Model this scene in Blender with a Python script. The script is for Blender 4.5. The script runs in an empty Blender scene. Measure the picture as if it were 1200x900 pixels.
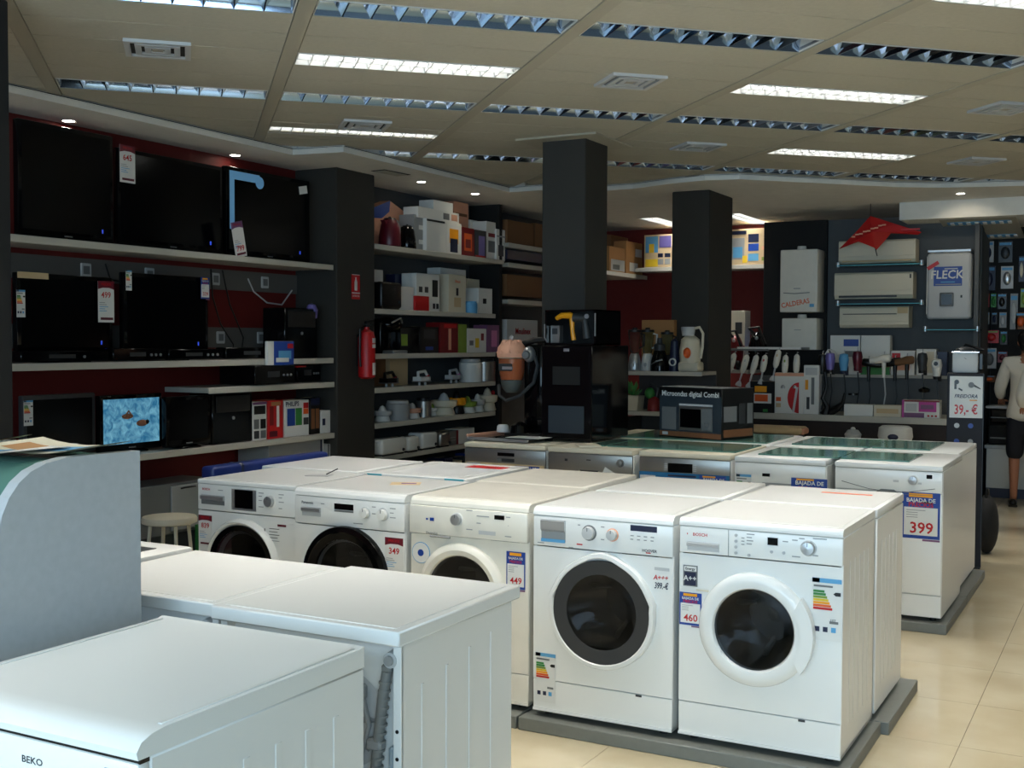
import bpy, bmesh, math, random
from mathutils import Vector, Matrix
random.seed(7)
S = bpy.context.scene
COL = S.collection
# ------------------------------------------------------------------ camera
FPX, PITCH, ROLL, YAW, HC = 1367.3, .0368, .0032, .4951, 1.58
cF = Vector((-math.sin(YAW)*math.cos(PITCH), math.cos(YAW)*math.cos(PITCH), -math.sin(PITCH)))
r0 = Vector((math.cos(YAW), math.sin(YAW), 0)); u0 = r0.cross(cF)
cR = r0*math.cos(ROLL)+u0*math.sin(ROLL); cU = -r0*math.sin(ROLL)+u0*math.cos(ROLL)
cam = bpy.data.objects.new('camera', bpy.data.cameras.new('camera')); COL.objects.link(cam)
cam.data.sensor_width = 36; cam.data.lens = FPX/1200*36; cam.data.clip_start = .05
m = Matrix.Identity(4)
for i in range(3): m[i][0], m[i][1], m[i][2] = cR[i], cU[i], -cF[i]
m[2][3] = HC; cam.matrix_world = m; S.camera = cam
# ------------------------------------------------------------------ light
S.view_settings.view_transform = 'Standard'; S.view_settings.look = 'None'
S.view_settings.exposure = 0.0; S.view_settings.gamma = 1
W = bpy.data.worlds.new('world'); S.world = W; W.use_nodes = True
W.node_tree.nodes['Background'].inputs[0].default_value = (.62, .80, 1, 1)
W.node_tree.nodes['Background'].inputs[1].default_value = .55
def area(name, loc, look, sx, sy, power, col):
    l = bpy.data.lights.new(name, 'AREA'); l.shape = 'RECTANGLE'; l.size = sx; l.size_y = sy; l.energy = power; l.color = col
    o = bpy.data.objects.new(name, l); COL.objects.link(o); o.location = loc
    o.rotation_euler = (Vector(look)-Vector(loc)).to_track_quat('-Z', 'Y').to_euler(); return o
# daylight entering through the glazed shop front behind the photographer
area('storefront_daylight', (-.5, -2.3, 1.75), (-.9, 5, 1.0), 7.5, 2.4, 310, (.54, .79, 1))

# pixel -> point on a real plane of the room (only a measuring aid)
def ray(x, y): return cF+cR*((x-600)/FPX)-cU*((y-450)/FPX)
def onx(x, y, X): d = ray(x, y); return Vector((0, 0, HC))+d*(X/d.x)
def ony(x, y, Y): d = ray(x, y); return Vector((0, 0, HC))+d*(Y/d.y)
def onz(x, y, z): d = ray(x, y); return Vector((0, 0, HC))+d*((z-HC)/d.z)

# ------------------------------------------------------------------ materials
def lin(c): return tuple(((v/255)/12.92 if v/255 <= .04045 else ((v/255+.055)/1.055)**2.4) for v in c)
SPEC = dict(
 enamel=((232,233,230),.22,0), enamel_warm=((232,228,216),.25,0), white=((225,225,220),.5,0), paper=((222,222,218),.6,0),
 cream=((214,206,184),.5,0), black=((10,10,11),.35,0), gloss_black=((7,7,8),.08,0), matte_black=((16,16,16),.8,0), slate=((44,54,62),.4,0),
 screen=((4,4,5),.16,0), darkgrey=((48,50,52),.45,0), grey=((110,112,112),.45,0), midgrey=((150,152,152),.5,0), lightgrey=((190,192,192),.45,0),
 silver=((186,188,190),.28,.75), chrome=((215,217,220),.12,1), steel=((165,163,158),.33,.85), mirror=((188,204,226),.10,1),
 column=((46,45,41),.75,0), red_wall=((98,14,10),.7,0), shelf=((168,166,156),.5,0), shelf_edge=((188,186,176),.5,0), rail=((92,90,86),.6,0),
 ceiling=((184,179,162),.75,0), tbar=((172,166,148),.6,0), soffit=((226,224,216),.75,0), gap=((40,38,34),.9,0),
 plinth=((118,120,114),.5,0), wallgrey=((96,98,98),.7,0), backgrey=((70,74,76),.6,0), darkwood=((38,24,20),.6,0),
 red=((190,22,26),.4,0), darkred=((120,16,22),.4,0), maroon=((92,18,34),.35,0), blue=((26,66,150),.4,0), navy=((20,30,62),.4,0), ink=((12,14,26),.65,0), sky=((90,160,205),.5,0),
 cyan=((90,185,200),.5,0), orange=((225,95,35),.4,0), yellow=((226,190,40),.5,0), yolk=((240,160,20),.4,0), green=((50,130,60),.5,0), lime=((128,156,58),.4,0),
 purple=((122,78,116),.5,0), pink=((200,120,170),.5,0), magenta=((190,60,150),.5,0), violet=((120,110,180),.3,.2), salmon=((225,165,135),.6,0),
 brown=((120,78,48),.6,0), card=((176,128,78),.75,0), card_dark=((120,84,52),.8,0), beige=((205,180,140),.7,0), tape=((90,180,195),.5,0), filmblue=((40,110,160),.25,0),
 skin=((168,112,84),.55,0), hair=((16,13,12),.5,0), shirt=((222,218,208),.8,0), short=((20,22,32),.8,0), bordeaux=((110,30,44),.3,0), hose=((128,130,128),.5,0),
 cover=((150,164,172),.5,0), greenglass=((84,124,112),.1,0), stand=((176,180,182),.55,0), bluefoam=((16,40,104),.45,0), wood=((150,110,70),.6,0))
EMI = dict(tube=((1,.97,.9),8.0), lamp=((1,.93,.78),30.0), led_blue=((.05,.12,1),.35), led=((.9,.95,1),.8), strip_lit=((.12,.30,.50),.30), red_glow=((1,.03,.01),.9))
MATS = {}
def mat(n):
    if n in MATS: return MATS[n]
    M = bpy.data.materials.new(n); M.use_nodes = True; nt = M.node_tree; b = nt.nodes['Principled BSDF']
    if n in EMI:
        c, s = EMI[n]; b.inputs['Base Color'].default_value = (*c, 1); b.inputs['Emission Color'].default_value = (*c, 1); b.inputs['Emission Strength'].default_value = s
    elif n == 'glass':
        b.inputs['Base Color'].default_value = (.8, .93, .9, 1); b.inputs['Roughness'].default_value = .02; b.inputs['Transmission Weight'].default_value = 1; b.inputs['IOR'].default_value = 1.3
    elif n == 'smoked':
        b.inputs['Base Color'].default_value = (.30, .31, .33, 1); b.inputs['Roughness'].default_value = .03; b.inputs['Transmission Weight'].default_value = 1; b.inputs['IOR'].default_value = 1.35
    elif n == 'amber':
        b.inputs['Base Color'].default_value = (.85, .20, .08, 1); b.inputs['Roughness'].default_value = .1; b.inputs['Transmission Weight'].default_value = .1
    elif n == 'floor':
        c1, c2 = lin((198,186,158)), lin((182,168,138))
        tc = nt.nodes.new('ShaderNodeTexCoord'); no = nt.nodes.new('ShaderNodeTexNoise'); no.inputs['Scale'].default_value = 2.2; no.inputs['Detail'].default_value = 8
        oi = nt.nodes.new('ShaderNodeObjectInfo'); ad = nt.nodes.new('ShaderNodeVectorMath')
        nt.links.new(tc.outputs['Object'], ad.inputs[0]); nt.links.new(oi.outputs['Location'], ad.inputs[1]); nt.links.new(ad.outputs[0], no.inputs['Vector'])
        r = nt.nodes.new('ShaderNodeValToRGB'); r.color_ramp.elements[0].position = .35; r.color_ramp.elements[1].position = .7
        r.color_ramp.elements[0].color = (*c2, 1); r.color_ramp.elements[1].color = (*c1, 1)
        nt.links.new(no.outputs[0], r.inputs[0]); nt.links.new(r.outputs[0], b.inputs['Base Color']); b.inputs['Roughness'].default_value = .09
    elif n == 'swim':
        tc = nt.nodes.new('ShaderNodeTexCoord'); no = nt.nodes.new('ShaderNodeTexNoise'); no.inputs['Scale'].default_value = 22; no.inputs['Detail'].default_value = 5; no.inputs['Distortion'].default_value = 1.2
        r = nt.nodes.new('ShaderNodeValToRGB'); r.color_ramp.elements[0].position = .35; r.color_ramp.elements[1].position = .75
        r.color_ramp.elements[0].color = (.02, .16, .32, 1); r.color_ramp.elements[1].color = (.22, .55, .72, 1)
        nt.links.new(tc.outputs['Object'], no.inputs['Vector']); nt.links.new(no.outputs[0], r.inputs[0]); nt.links.new(r.outputs[0], b.inputs['Emission Color']); b.inputs['Emission Strength'].default_value = .75
        b.inputs['Base Color'].default_value = (.02, .02, .02, 1)
    else:
        c, ro, me = SPEC[n]; c = lin(c)
        if n in ('screen','gloss_black'): b.inputs['Specular IOR Level'].default_value = .25
        b.inputs['Roughness'].default_value = ro; b.inputs['Metallic'].default_value = me; b.inputs['Base Color'].default_value = (*c, 1)
        if n in ('ceiling','soffit','column','red_wall','card','shelf','plinth','stand','backgrey','wallgrey','enamel_warm','beige','shirt','short','steel','darkwood'):
            tc = nt.nodes.new('ShaderNodeTexCoord'); no = nt.nodes.new('ShaderNodeTexNoise'); no.inputs['Scale'].default_value = 40 if n in ('ceiling','stand','plinth') else 9
            no.inputs['Detail'].default_value = 4; r = nt.nodes.new('ShaderNodeValToRGB')
            r.color_ramp.elements[0].color = (*[v*.9 for v in c], 1); r.color_ramp.elements[1].color = (*[min(1, v*1.08) for v in c], 1)
            nt.links.new(tc.outputs['Object'], no.inputs['Vector']); nt.links.new(no.outputs[0], r.inputs[0]); nt.links.new(r.outputs[0], b.inputs['Base Color'])
    MATS[n] = M; return M

# ------------------------------------------------------------------ mesh builder
TXT = {}
def textmesh(s):
    if s not in TXT:
        cu = bpy.data.curves.new('t', 'FONT'); cu.body = s; cu.size = 1; cu.resolution_u = 2; cu.offset = .018; cu.align_x = 'CENTER'; cu.align_y = 'CENTER'
        o = bpy.data.objects.new('t', cu); COL.objects.link(o); dg = bpy.context.evaluated_depsgraph_get(); dg.update()
        me = bpy.data.meshes.new_from_object(o.evaluated_get(dg)); TXT[s] = ([v.co.copy() for v in me.vertices], [tuple(p.vertices) for p in me.polygons])
        bpy.data.objects.remove(o); bpy.data.curves.remove(cu); bpy.data.meshes.remove(me)
    return TXT[s]
class G:
    def __init__(s): s.v, s.f, s.mi, s.sm, s.mats, s.T = [], [], [], [], [], None
    def add(s, vs, fs, mt, smooth=False):
        if mt not in s.mats: s.mats.append(mt)
        k = s.mats.index(mt); n = len(s.v)
        for v in vs: s.v.append(tuple(s.T @ Vector(v)) if s.T else tuple(v))
        for f in fs: s.f.append([n+i for i in f]); s.mi.append(k); s.sm.append(smooth)
        return s
    def box(s, x0, x1, y0, y1, z0, z1, mt, bev=0, seg=2):
        if bev <= 0:
            return s.add([(x0,y0,z0),(x1,y0,z0),(x1,y1,z0),(x0,y1,z0),(x0,y0,z1),(x1,y0,z1),(x1,y1,z1),(x0,y1,z1)],
                  [(0,3,2,1),(4,5,6,7),(0,1,5,4),(1,2,6,5),(2,3,7,6),(3,0,4,7)], mt)
        b = bmesh.new(); bmesh.ops.create_cube(b, size=1)
        for v in b.verts: v.co = ((x0+x1)/2+v.co.x*(x1-x0), (y0+y1)/2+v.co.y*(y1-y0), (z0+z1)/2+v.co.z*(z1-z0))
        bmesh.ops.bevel(b, geom=b.edges[:], offset=bev, segments=seg, profile=.5, affect='EDGES')
        b.verts.index_update(); s.add([v.co.copy() for v in b.verts], [[v.index for v in f.verts] for f in b.faces], mt, True); b.free(); return s
    def cyl(s, a, b, r0, r1, mt, seg=16, cap=True):
        a, b = Vector(a), Vector(b); d = (b-a).normalized(); q = d.to_track_quat('Z', 'Y')
        ring = [q @ Vector((math.cos(2*math.pi*i/seg), math.sin(2*math.pi*i/seg), 0)) for i in range(seg)]
        vs = [a+p*r0 for p in ring]+[b+p*r1 for p in ring]
        s.add(vs, [(i, (i+1) % seg, seg+(i+1) % seg, seg+i) for i in range(seg)], mt, True)
        if cap: s.add([a+p*r0 for p in ring], [list(range(seg))[::-1]], mt); s.add([b+p*r1 for p in ring], [list(range(seg))], mt)
        return s
    def tube(s, pts, r, mt, seg=8):
        pts = [Vector(p) for p in pts]; n = len(pts); vs = []; fs = []; up = None
        for i, p in enumerate(pts):
            d = (pts[min(i+1, n-1)]-pts[max(i-1, 0)]).normalized()
            if up is None: up = Vector((0,0,1)) if abs(d.z) < .9 else Vector((0,1,0))
            a = d.cross(up).normalized(); up = a.cross(d).normalized(); rr = r[i] if isinstance(r, (list, tuple)) else r
            vs += [p+(a*math.cos(2*math.pi*k/seg)+up*math.sin(2*math.pi*k/seg))*rr for k in range(seg)]
        for i in range(n-1):
            for k in range(seg): fs.append((i*seg+k, i*seg+(k+1) % seg, (i+1)*seg+(k+1) % seg, (i+1)*seg+k))
        fs += [list(range(seg))[::-1], [(n-1)*seg+k for k in range(seg)]]
        return s.add(vs, fs, mt, True)
    def lathe(s, prof, c, mt, seg=20, axis='z', sx=1, sy=1, smooth=True):
        # prof: (radius, height); axis z up or y (pointing to -y)
        vs = []; n = len(prof)
        for r, h in prof:
            for k in range(seg):
                a = 2*math.pi*k/seg; x, y = r*math.cos(a)*sx, r*math.sin(a)*sy
                vs.append((c[0]+x, c[1]+y, c[2]+h) if axis == 'z' else (c[0]+x, c[1]-h, c[2]+y))
        fs = []
        for i in range(n-1):
            for k in range(seg): fs.append((i*seg+k, i*seg+(k+1) % seg, (i+1)*seg+(k+1) % seg, (i+1)*seg+k))
        if prof[0][0] > 1e-4: fs.append(list(range(seg))[::-1])
        if prof[-1][0] > 1e-4: fs.append([(n-1)*seg+k for k in range(seg)])
        return s.add(vs, fs, mt, smooth)
    def ring(s, prof, c, mt, seg=48, oct=0):
        # closed profile swept about the y axis: (radius, outwards height)
        n = len(prof); vs = []
        for r, h in prof:
            for k in range(seg):
                a = 2*math.pi*k/seg; rr = r
                if oct: rr = r*(1+oct*max(0, math.cos(4*a+math.pi*0)) * (1 if math.sin(a) > .2 else 0))
                vs.append((c[0]+rr*math.cos(a), c[1]-h, c[2]+rr*math.sin(a)))
        fs = [(i*seg+k, i*seg+(k+1) % seg, ((i+1) % n)*seg+(k+1) % seg, ((i+1) % n)*seg+k) for i in range(n) for k in range(seg)]
        return s.add(vs, fs, mt, True)
    def prism(s, poly, axis, a, b, mt, smooth=False):
        f = {'x': lambda p, t: (t, p[0], p[1]), 'y': lambda p, t: (p[0], t, p[1]), 'z': lambda p, t: (p[0], p[1], t)}[axis]
        n = len(poly); vs = [f(p, a) for p in poly]+[f(p, b) for p in poly]
        s.add(vs, [list(range(n))[::-1], list(range(n, 2*n))], mt)
        return s.add(vs, [(i, (i+1) % n, n+(i+1) % n, n+i) for i in range(n)], mt, smooth)
    def sph(s, c, r, mt, seg=14, rings=9):
        rx, ry, rz = r if isinstance(r, (tuple, list)) else (r, r, r); vs = []; fs = []
        for i in range(rings+1):
            t = math.pi*i/rings
            for k in range(seg): vs.append((c[0]+rx*math.sin(t)*math.cos(2*math.pi*k/seg), c[1]+ry*math.sin(t)*math.sin(2*math.pi*k/seg), c[2]+rz*math.cos(t)))
        for i in range(rings):
            for k in range(seg): fs.append((i*seg+k, (i+1)*seg+k, (i+1)*seg+(k+1) % seg, i*seg+(k+1) % seg))
        return s.add(vs, fs, mt, True)
    def rect(s, x0, x1, z0, z1, y, mt, t=.0012):     # thin printed patch on a face looking to -y
        return s.box(x0, x1, y-t, y, z0, z1, mt)
    def text(s, t, size, x, z, y, mt, sx=1, rot=0, skew=0):
        vs, fs = textmesh(t); c, q = math.cos(rot), math.sin(rot); o = []
        for v in vs:
            a, b = v.x*size*sx+skew*v.y*size, v.y*size; o.append((x+a*c-b*q, y-.0006, z+a*q+b*c))
        return s.add(o, fs, mt)
    def put(s, name, parent=None, label=None):
        me = bpy.data.meshes.new(name); me.from_pydata(s.v, [], s.f); me.validate()
        for k in s.mats: me.materials.append(mat(k))
        if len(me.polygons) == len(s.f):
            me.polygons.foreach_set('material_index', s.mi); me.polygons.foreach_set('use_smooth', s.sm)
        else:
            for p, (k, q) in zip(me.polygons, zip(s.mi, s.sm)): p.material_index = k; p.use_smooth = q
        o = bpy.data.objects.new(name, me); COL.objects.link(o)
        if parent: o.parent = parent
        if label: o['label'] = label
        if any(s.sm):
            try: me.set_sharp_from_angle(angle=.7)
            except Exception: pass
        return o
def thing(name, label, cat, loc=(0,0,0), rz=0, group=None):
    o = bpy.data.objects.new(name, None); o.empty_display_size = .05; COL.objects.link(o); o.location = loc; o.rotation_euler = (0,0,rz)
    o['label'] = label; o['category'] = cat
    if group: o['group'] = group
    return o
def solo(g, name, label, cat, loc=(0,0,0), rz=0, group=None):
    o = g.put(name); o.location = loc; o.rotation_euler = (0,0,rz); o['label'] = label; o['category'] = cat
    if group: o['group'] = group
    return o
def struct(g, name, parent=None):
    o = g.put(name, parent)
    if not parent: o['kind'] = 'structure'
    return o
def link_copy(o, parent=None):
    c = o.copy(); COL.objects.link(c); c.parent = parent; return c
def clone(root, loc, rz, label):
    r = link_copy(root); r.location = loc; r.rotation_euler = (0,0,rz); r['label'] = label
    for ch in root.children:
        c = link_copy(ch, r)
        for k in ch.children: link_copy(k, c)
    return r
PI = math.pi

# ================================================================== SETTING
struct(G().box(-6.3, 4.2, -2.6, 13.8, -.12, -.012, 'floor'), 'floor')
fl = bpy.data.objects['floor']
tg = G().box(-.299, .299, -.299, .299, -.012, 0, 'floor'); tile0 = tg.put('floor_tile', fl); first = True
for i in range(8):
    for j in range(22):
        o = tile0 if first else link_copy(tile0, fl); first = False; o.location = (-2.1+.6*i, .3+.6*j, 0)
t2 = G().box(-6.0, -2.4, 0, 13.2, -.012, 0, 'floor').put('floor_tile', fl)
# ceiling grid turned 45 degrees: p along e1, q along e2
PSI = math.radians(43.9); e1 = Vector((math.cos(PSI), math.sin(PSI), 0)); e2 = Vector((-math.sin(PSI), math.cos(PSI), 0))
def pq(p, q, z=3.0): v = e1*p+e2*q; return Vector((v.x, v.y, z))
OUT = [(-5.56,-2.6), (-5.56,6.87), (-5.14,6.93), (-5.16,9.50), (-4.85,9.50), (-4.45,9.80), (-4.05,9.78), (-3.65,9.62), (-3.30,9.55), (-3.02,9.62), (-2.78,9.86), (-2.50,10.15), (-1.95,10.72), (-1.6,10.95), (-.9,11.16), (4.2,11.9)]
def inside(x, y, marg=.25):
    if y < -2.4 or x > 4: return False
    pts = OUT+[(4.2,-2.6)]; c = False
    for (x0, y0), (x1, y1) in zip(pts, pts[1:]+pts[:1]):
        if (y0 > y) != (y1 > y) and x < (x1-x0)*(y-y0)/(y1-y0)+x0: c = not c
    if c: return True
    P = Vector((x, y))
    for a, b in zip(OUT, OUT[1:]):
        a, b = Vector(a), Vector(b); t = max(0, min(1, (P-a).dot(b-a)/(b-a).length_squared))
        if (P-a.lerp(b, t)).length < marg*2.6: return True
    return False
ceil = struct(G().box(-6.3, 4.2, -2.6, 13.8, 3.13, 3.2, 'ceiling'), 'ceiling')
P0, DP, DQ = .495, 1.2245, .94
QR = [5.08+DQ*k for k in range(-4, 6)]           # luminaire bands; every second one is a run of dark louvres
DARK = {0: range(-1, 6), 2: range(-1, 6), 4: range(0, 6)}
LIT = {(1, 0): .0, (3, 0): .17, (1, 2): .0, (3, 3): .0, (-1, 2): 0, (-1, 0): 0, (-1, 4): 0, (-1, 1): 0, (1, 4): 0, (1, 6): 0, (3, 5): 0, (3, 7): 0, (-3, 1): 0, (-3, 3): 0, (-3, -2): 0, (-1, -1): 0}  # most lit cells beyond the frame are added to brighten tops and floor
def plank(w): g = G().box(-.572, .572, -w/2+.003, w/2-.003, 0, .03, 'ceiling'); g.box(-.572, .572, -w/2, -w/2+.003, .006, .03, 'gap'); return g
wide = plank(.34).put('ceiling_panel', ceil); narrow = plank(.255).put('ceiling_panel', ceil); thin = plank(.165).put('ceiling_panel', ceil); thin2 = plank(.245).put('ceiling_panel', ceil); used = {}
def lay(src, p, q):
    x = pq(p, q, 3.0)
    if not inside(x.x, x.y): return
    o = link_copy(src, ceil) if used.get(src.name) else src; used[src.name] = 1; o.location = x; o.rotation_euler = (0,0,PSI)
for c in range(-4, 9):
    pc = P0+DP*(c+.5)
    for k in range(-4, 6):
        q = 5.08+DQ*k
        has = (k in DARK and c in DARK[k]) or (k, c) in LIT
        dq = LIT.get((k, c), 0) if not (k in DARK and c in DARK[k]) else 0
        if not has: lay(narrow, pc, q)
        if dq:
            lay(thin, pc, q-.035); lay(thin2, pc, q+.337)
        else: lay(wide, pc, q+.2975)
        lay(wide, pc, q+.6375)
# T bars between the cells
for c in range(-4, 10):
    g = G(); g.T = None
    a = pq(P0+DP*c, 1.0, 0); o = G().box(-.036, .036, 0, 13, -.004, .03, 'tbar').box(-.050, .050, 0, 13, .008, .02, 'grey').put('ceiling_rail', ceil)
    q0 = 0.2
    o.location = pq(P0+DP*c, q0, 3.0); o.rotation_euler = (0,0,PSI); o.scale = (1, .76, 1)
# soffit and fascia outside the panelled field
g = G()
poly = OUT+[(4.2,13.8), (-3.81,13.8), (-3.81,12.17), (-4.05,12.17), (-4.05,13.8), (-4.75,13.8), (-4.75,12.17), (-4.99,12.17), (-4.99,13.8), (-6.3,13.8), (-6.3,-2.6)]
g.prism(poly, 'z', 2.95, 2.985, 'soffit')
struct(g, 'trim_1')
g = G()
for (x0,y0),(x1,y1) in zip(OUT, OUT[1:]):
    d = Vector((x1-x0, y1-y0, 0)); n = Vector((d.y, -d.x, 0)).normalized()
    a, b = Vector((x0,y0,0)), Vector((x1,y1,0))
    g.add([a+Vector((0,0,2.986)), b+Vector((0,0,2.986)), b+Vector((0,0,3.13)), a+Vector((0,0,3.13))], [(0,1,2,3)], 'soffit')
    w = n*.02
    g.add([a+Vector((0,0,2.992))+w, b+Vector((0,0,2.992))+w, b+Vector((0,0,2.992)), a+Vector((0,0,2.992))], [(0,1,2,3)], 'gap')
struct(g, 'trim_2')
# walls
struct(G().box(-6.3, -6.05, -2.6, 8.3, 0, 2.95, 'red_wall'), 'wall_left')
struct(G().box(-6.3, -6.05, 8.3, 13.8, 0, 2.95, 'backgrey'), 'wall_left_rear')
struct(G().box(-6.05, -3.0, 13.4, 13.6, 0, 2.95, 'red_wall'), 'wall_back')
struct(G().box(-3.62, -1.42, 12.42, 12.6, 0, 2.86, 'backgrey'), 'wall_appliances')
struct(G().box(-3.60, -2.93, 12.36, 12.42, 0, 2.86, 'matte_black'), 'trim_3')
struct(G().box(-3.62, 4.2, 13.4, 13.6, 0, 2.95, 'backgrey'), 'wall_rear')
struct(G().box(4.0, 4.2, -2.6, 13.4, 0, 2.95, 'wallgrey'), 'wall_right')
# bulkhead with its own low ceiling
struct(G().box(-2.13, 2.5, 11.95, 12.1, 2.78, 2.95, 'soffit').box(-2.13, 2.5, 12.1, 13.4, 2.78, 2.84, 'soffit'), 'trim_4')
struct(G().box(-1.47, -1.43, 12.3, 13.4, 0, 2.78, 'wallgrey'), 'trim_6')
# glazed shop front behind the camera: mullions and sill
g = G()
for k in range(6): g.box(-6.1+k*2.03, -6.02+k*2.03, -2.62, -2.52, 0, 3.0, 'darkgrey')
g.box(-6.1, 4.1, -2.62, -2.52, 2.93, 3.1, 'darkgrey').box(-6.1, 4.1, -2.62, -2.5, 0, .35, 'darkgrey')
struct(g, 'window_frame_1')

# columns
def column(label, x0, x1, y0, y1, z1, collar=None, mt='column'):
    t = thing('square_column', label, 'column', ((x0+x1)/2, (y0+y1)/2, 0), 0)
    w, d = (x1-x0)/2, (y1-y0)/2
    G().box(-w, w, -d, d, 0, z1, mt, .008, 1).put('shaft', t)
    if collar:
        c = collar; g = G()
        g.box(-w-c, w+c, -d-c, -d, z1-.012, z1, 'tbar').box(-w-c, w+c, d, d+c, z1-.012, z1, 'tbar').box(-w-c, -w, -d, d, z1-.012, z1, 'tbar').box(w, w+c, -d, d, z1-.012, z1, 'tbar')
        g.put('collar', t, 'white collar plate at the ceiling')
column('dark square column in mid shop reaching the panelled ceiling through a white collar', -3.77, -3.43, 7.42, 7.80, 3.0, .14)
column('dark square column further back under the curved soffit', -3.82, -3.46, 10.15, 10.82, 2.95)
column('dark wide column by the fire extinguisher, between the two runs of wall shelves', -6.05, -5.63, 7.50, 8.02, 2.95)
column('dark near column at the left edge of the view', -4.62, -4.15, 2.85, 3.30, 2.98, None, 'matte_black')
# ================================================================== CEILING FITTINGS
def luminaire(lit):
    t = thing('ceiling_luminaire', '', 'ceiling light', (0,0,0), PSI, 'lit twin tube ceiling lights' if lit else 'unlit louvred ceiling lights')
    L, w, n = .570, .1175, (15 if lit else 9)
    g = G(); g.box(-L, L, -w, w, .112, .12, 'white').box(-L, L, -w, -w+.004, .0, .112, 'white').box(-L, L, w-.004, w, .0, .112, 'white').box(-L, -L+.004, -w, w, 0, .112, 'white').box(L-.004, L, -w, w, 0, .112, 'white')
    g.put('housing', t)
    mt = 'lightgrey' if lit else 'mirror'
    g = G()
    for s in (-1, 1):
        pr = [(s*(w-.005), .0), (s*(w-.010), .02), (s*(w-.018), .045), (s*(w-.034), .07), (s*(w-.06), .085), (s*(w-.06), .087), (s*(w-.031), .072), (s*(w-.015), .046), (s*(w-.007), .021), (s*(w-.003), 0)]
        g.prism(pr, 'x', -L+.004, L-.004, mt, True)
    if lit: g.prism([(-.003,0), (.003,0), (.014,.05), (-.014,.05)], 'x', -L+.004, L-.004, mt)
    g.put('reflector', t)
    bl = G().prism([(-.002,0), (.002,0), (.010,.05), (-.010,.05)] if lit else [(-.003,0), (.003,0), (.012,.02), (.030,.045), (.042,.06), (-.042,.06), (-.030,.045), (-.012,.02)], 'x', 0, 1, mt)
    bl.v = [(y, -(w-.006)+x*2*(w-.006), z) for x, y, z in bl.v]
    b0 = bl.put('louver_blade', t)
    for i in range(1, n):
        b = b0 if i == 1 else link_copy(b0, t); b.location = (-L+2*L*i/n, 0, 0)
    for s in (-1, 1):
        y = s*.052 if lit else s*.03
        G().cyl((-.55, y, .088), (.55, y, .088), .013, .013, 'tube' if lit else 'white', 10).put('lamp_tube', t)
        if not lit: break
    if lit:
        l = bpy.data.lights.new('lamp_light', 'AREA'); l.shape = 'RECTANGLE'; l.size = 1.1; l.size_y = .18; l.energy = 19; l.color = (1,.97,.915); l.spread = math.radians(86)
        o = bpy.data.objects.new('lamp_light', l); COL.objects.link(o); o.parent = t; o.location = (0,0,.068)
    return t
near = {0: 'nearest', 2: 'middle', 4: 'farthest'}
col = {-1: 'far left', 0: 'left', 1: 'centre left', 2: 'centre', 3: 'centre right', 4: 'right', 5: 'far right'}
proto = luminaire(False); firstL = True
for k in DARK:
    for c in DARK[k]:
        q = 5.08+DQ*k; P = pq(P0+DP*(c+.5), q, 3.0)
        if not inside(P.x, P.y, .12): continue
        lb = 'unlit mirrored louvre ceiling light in the %s row, %s of that row' % (near[k], col[c])
        if firstL: proto.location = P; proto['label'] = lb; firstL = False
        else: clone(proto, P, PSI, lb)
protoB = luminaire(True); f2 = True
LL = {(1,0): 'lit white ceiling light nearest the camera, above the televisions', (3,0): 'lit white ceiling light beside the soffit corner over the shelves', (1,2): 'lit white ceiling light nearest on the right side', (3,3): 'lit white ceiling light farthest back on the right', (-1,2): 'lit white ceiling light just above the top edge of the view on the right', (-1,0): 'added lit ceiling light above the 449 machine, out of view', (-1,4): 'added lit ceiling light out of view on the far right',
      (-1,-1): 'added lit ceiling light above the machines seen from behind, out of view', (-3,-2): 'added lit ceiling light above the nearest lower left machine, out of view', (-1,1): 'added lit ceiling light above the right end front machine, out of view', (1,4): 'added lit ceiling light out of view beyond the right edge, near row', (1,6): 'added lit ceiling light far out of view on the right', (3,5): 'added lit ceiling light out of view beyond the right edge, far row', (3,7): 'added lit ceiling light farthest out of view on the right', (-3,1): 'added lit ceiling light out of view nearly above the camera', (-3,3): 'added lit ceiling light out of view, right of the camera'}
for (k, c), lb in LL.items():
    q = 5.08+DQ*k+LIT[(k, c)]; P = pq(P0+DP*(c+.5), q, 2.998)
    if f2: protoB.location = P; protoB['label'] = lb; f2 = False
    else: clone(protoB, P, PSI, lb)
# two more lit fittings behind, in the lowered soffit over the poster shelf
for (x, y), lb in (((-3.93,12.745), 'lit fitting in the rear soffit right of the back column'), ((-4.87,12.745), 'lit fitting in the rear soffit left of the back column')):
    o = clone(protoB, (x, y, 2.953), PI/2, lb)
# air vents
def vent():
    t = thing('air_vent', '', 'vent', (0,0,0), PSI, 'square ceiling air vents')
    g = G()
    for a, z in ((.155, 0), (.105, .0), (.06, .0)):
        b = a-.028
        for x0, x1, y0, y1 in ((-a,a,-a,-b), (-a,a,b,a), (-a,-b,-b,b), (b,a,-b,b)): g.box(x0, x1, y0, y1, -.016+z, .0+z, 'lightgrey')
    g.put('vent_frame', t); G().box(-.15, .15, -.15, .15, -.004, -.001, 'gap').put('vent_core', t); G().box(-.025, .025, -.025, .025, -.014, -.004, 'tbar').put('centre_plate', t)
    return t
VN = [((-.13,5.99), 'square air vent above the televisions, nearest on the left'), ((2.33,6.0), 'square air vent in front of the mid shop column'), ((4.77,6.05), 'square air vent at the right edge of the view'),
      ((1.13,7.70), 'square air vent just beside the far left lit ceiling light'), ((3.58,7.86), 'square air vent right of the mid shop column top'), ((5.94,7.86), 'square air vent farthest on the right')]
v0 = vent()
for i, ((p, q), lb) in enumerate(VN):
    if i == 0: v0.location = pq(p, q, 3.0); v0['label'] = lb
    else: clone(v0, pq(p, q, 3.0), PSI, lb)
sv = G()
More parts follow.
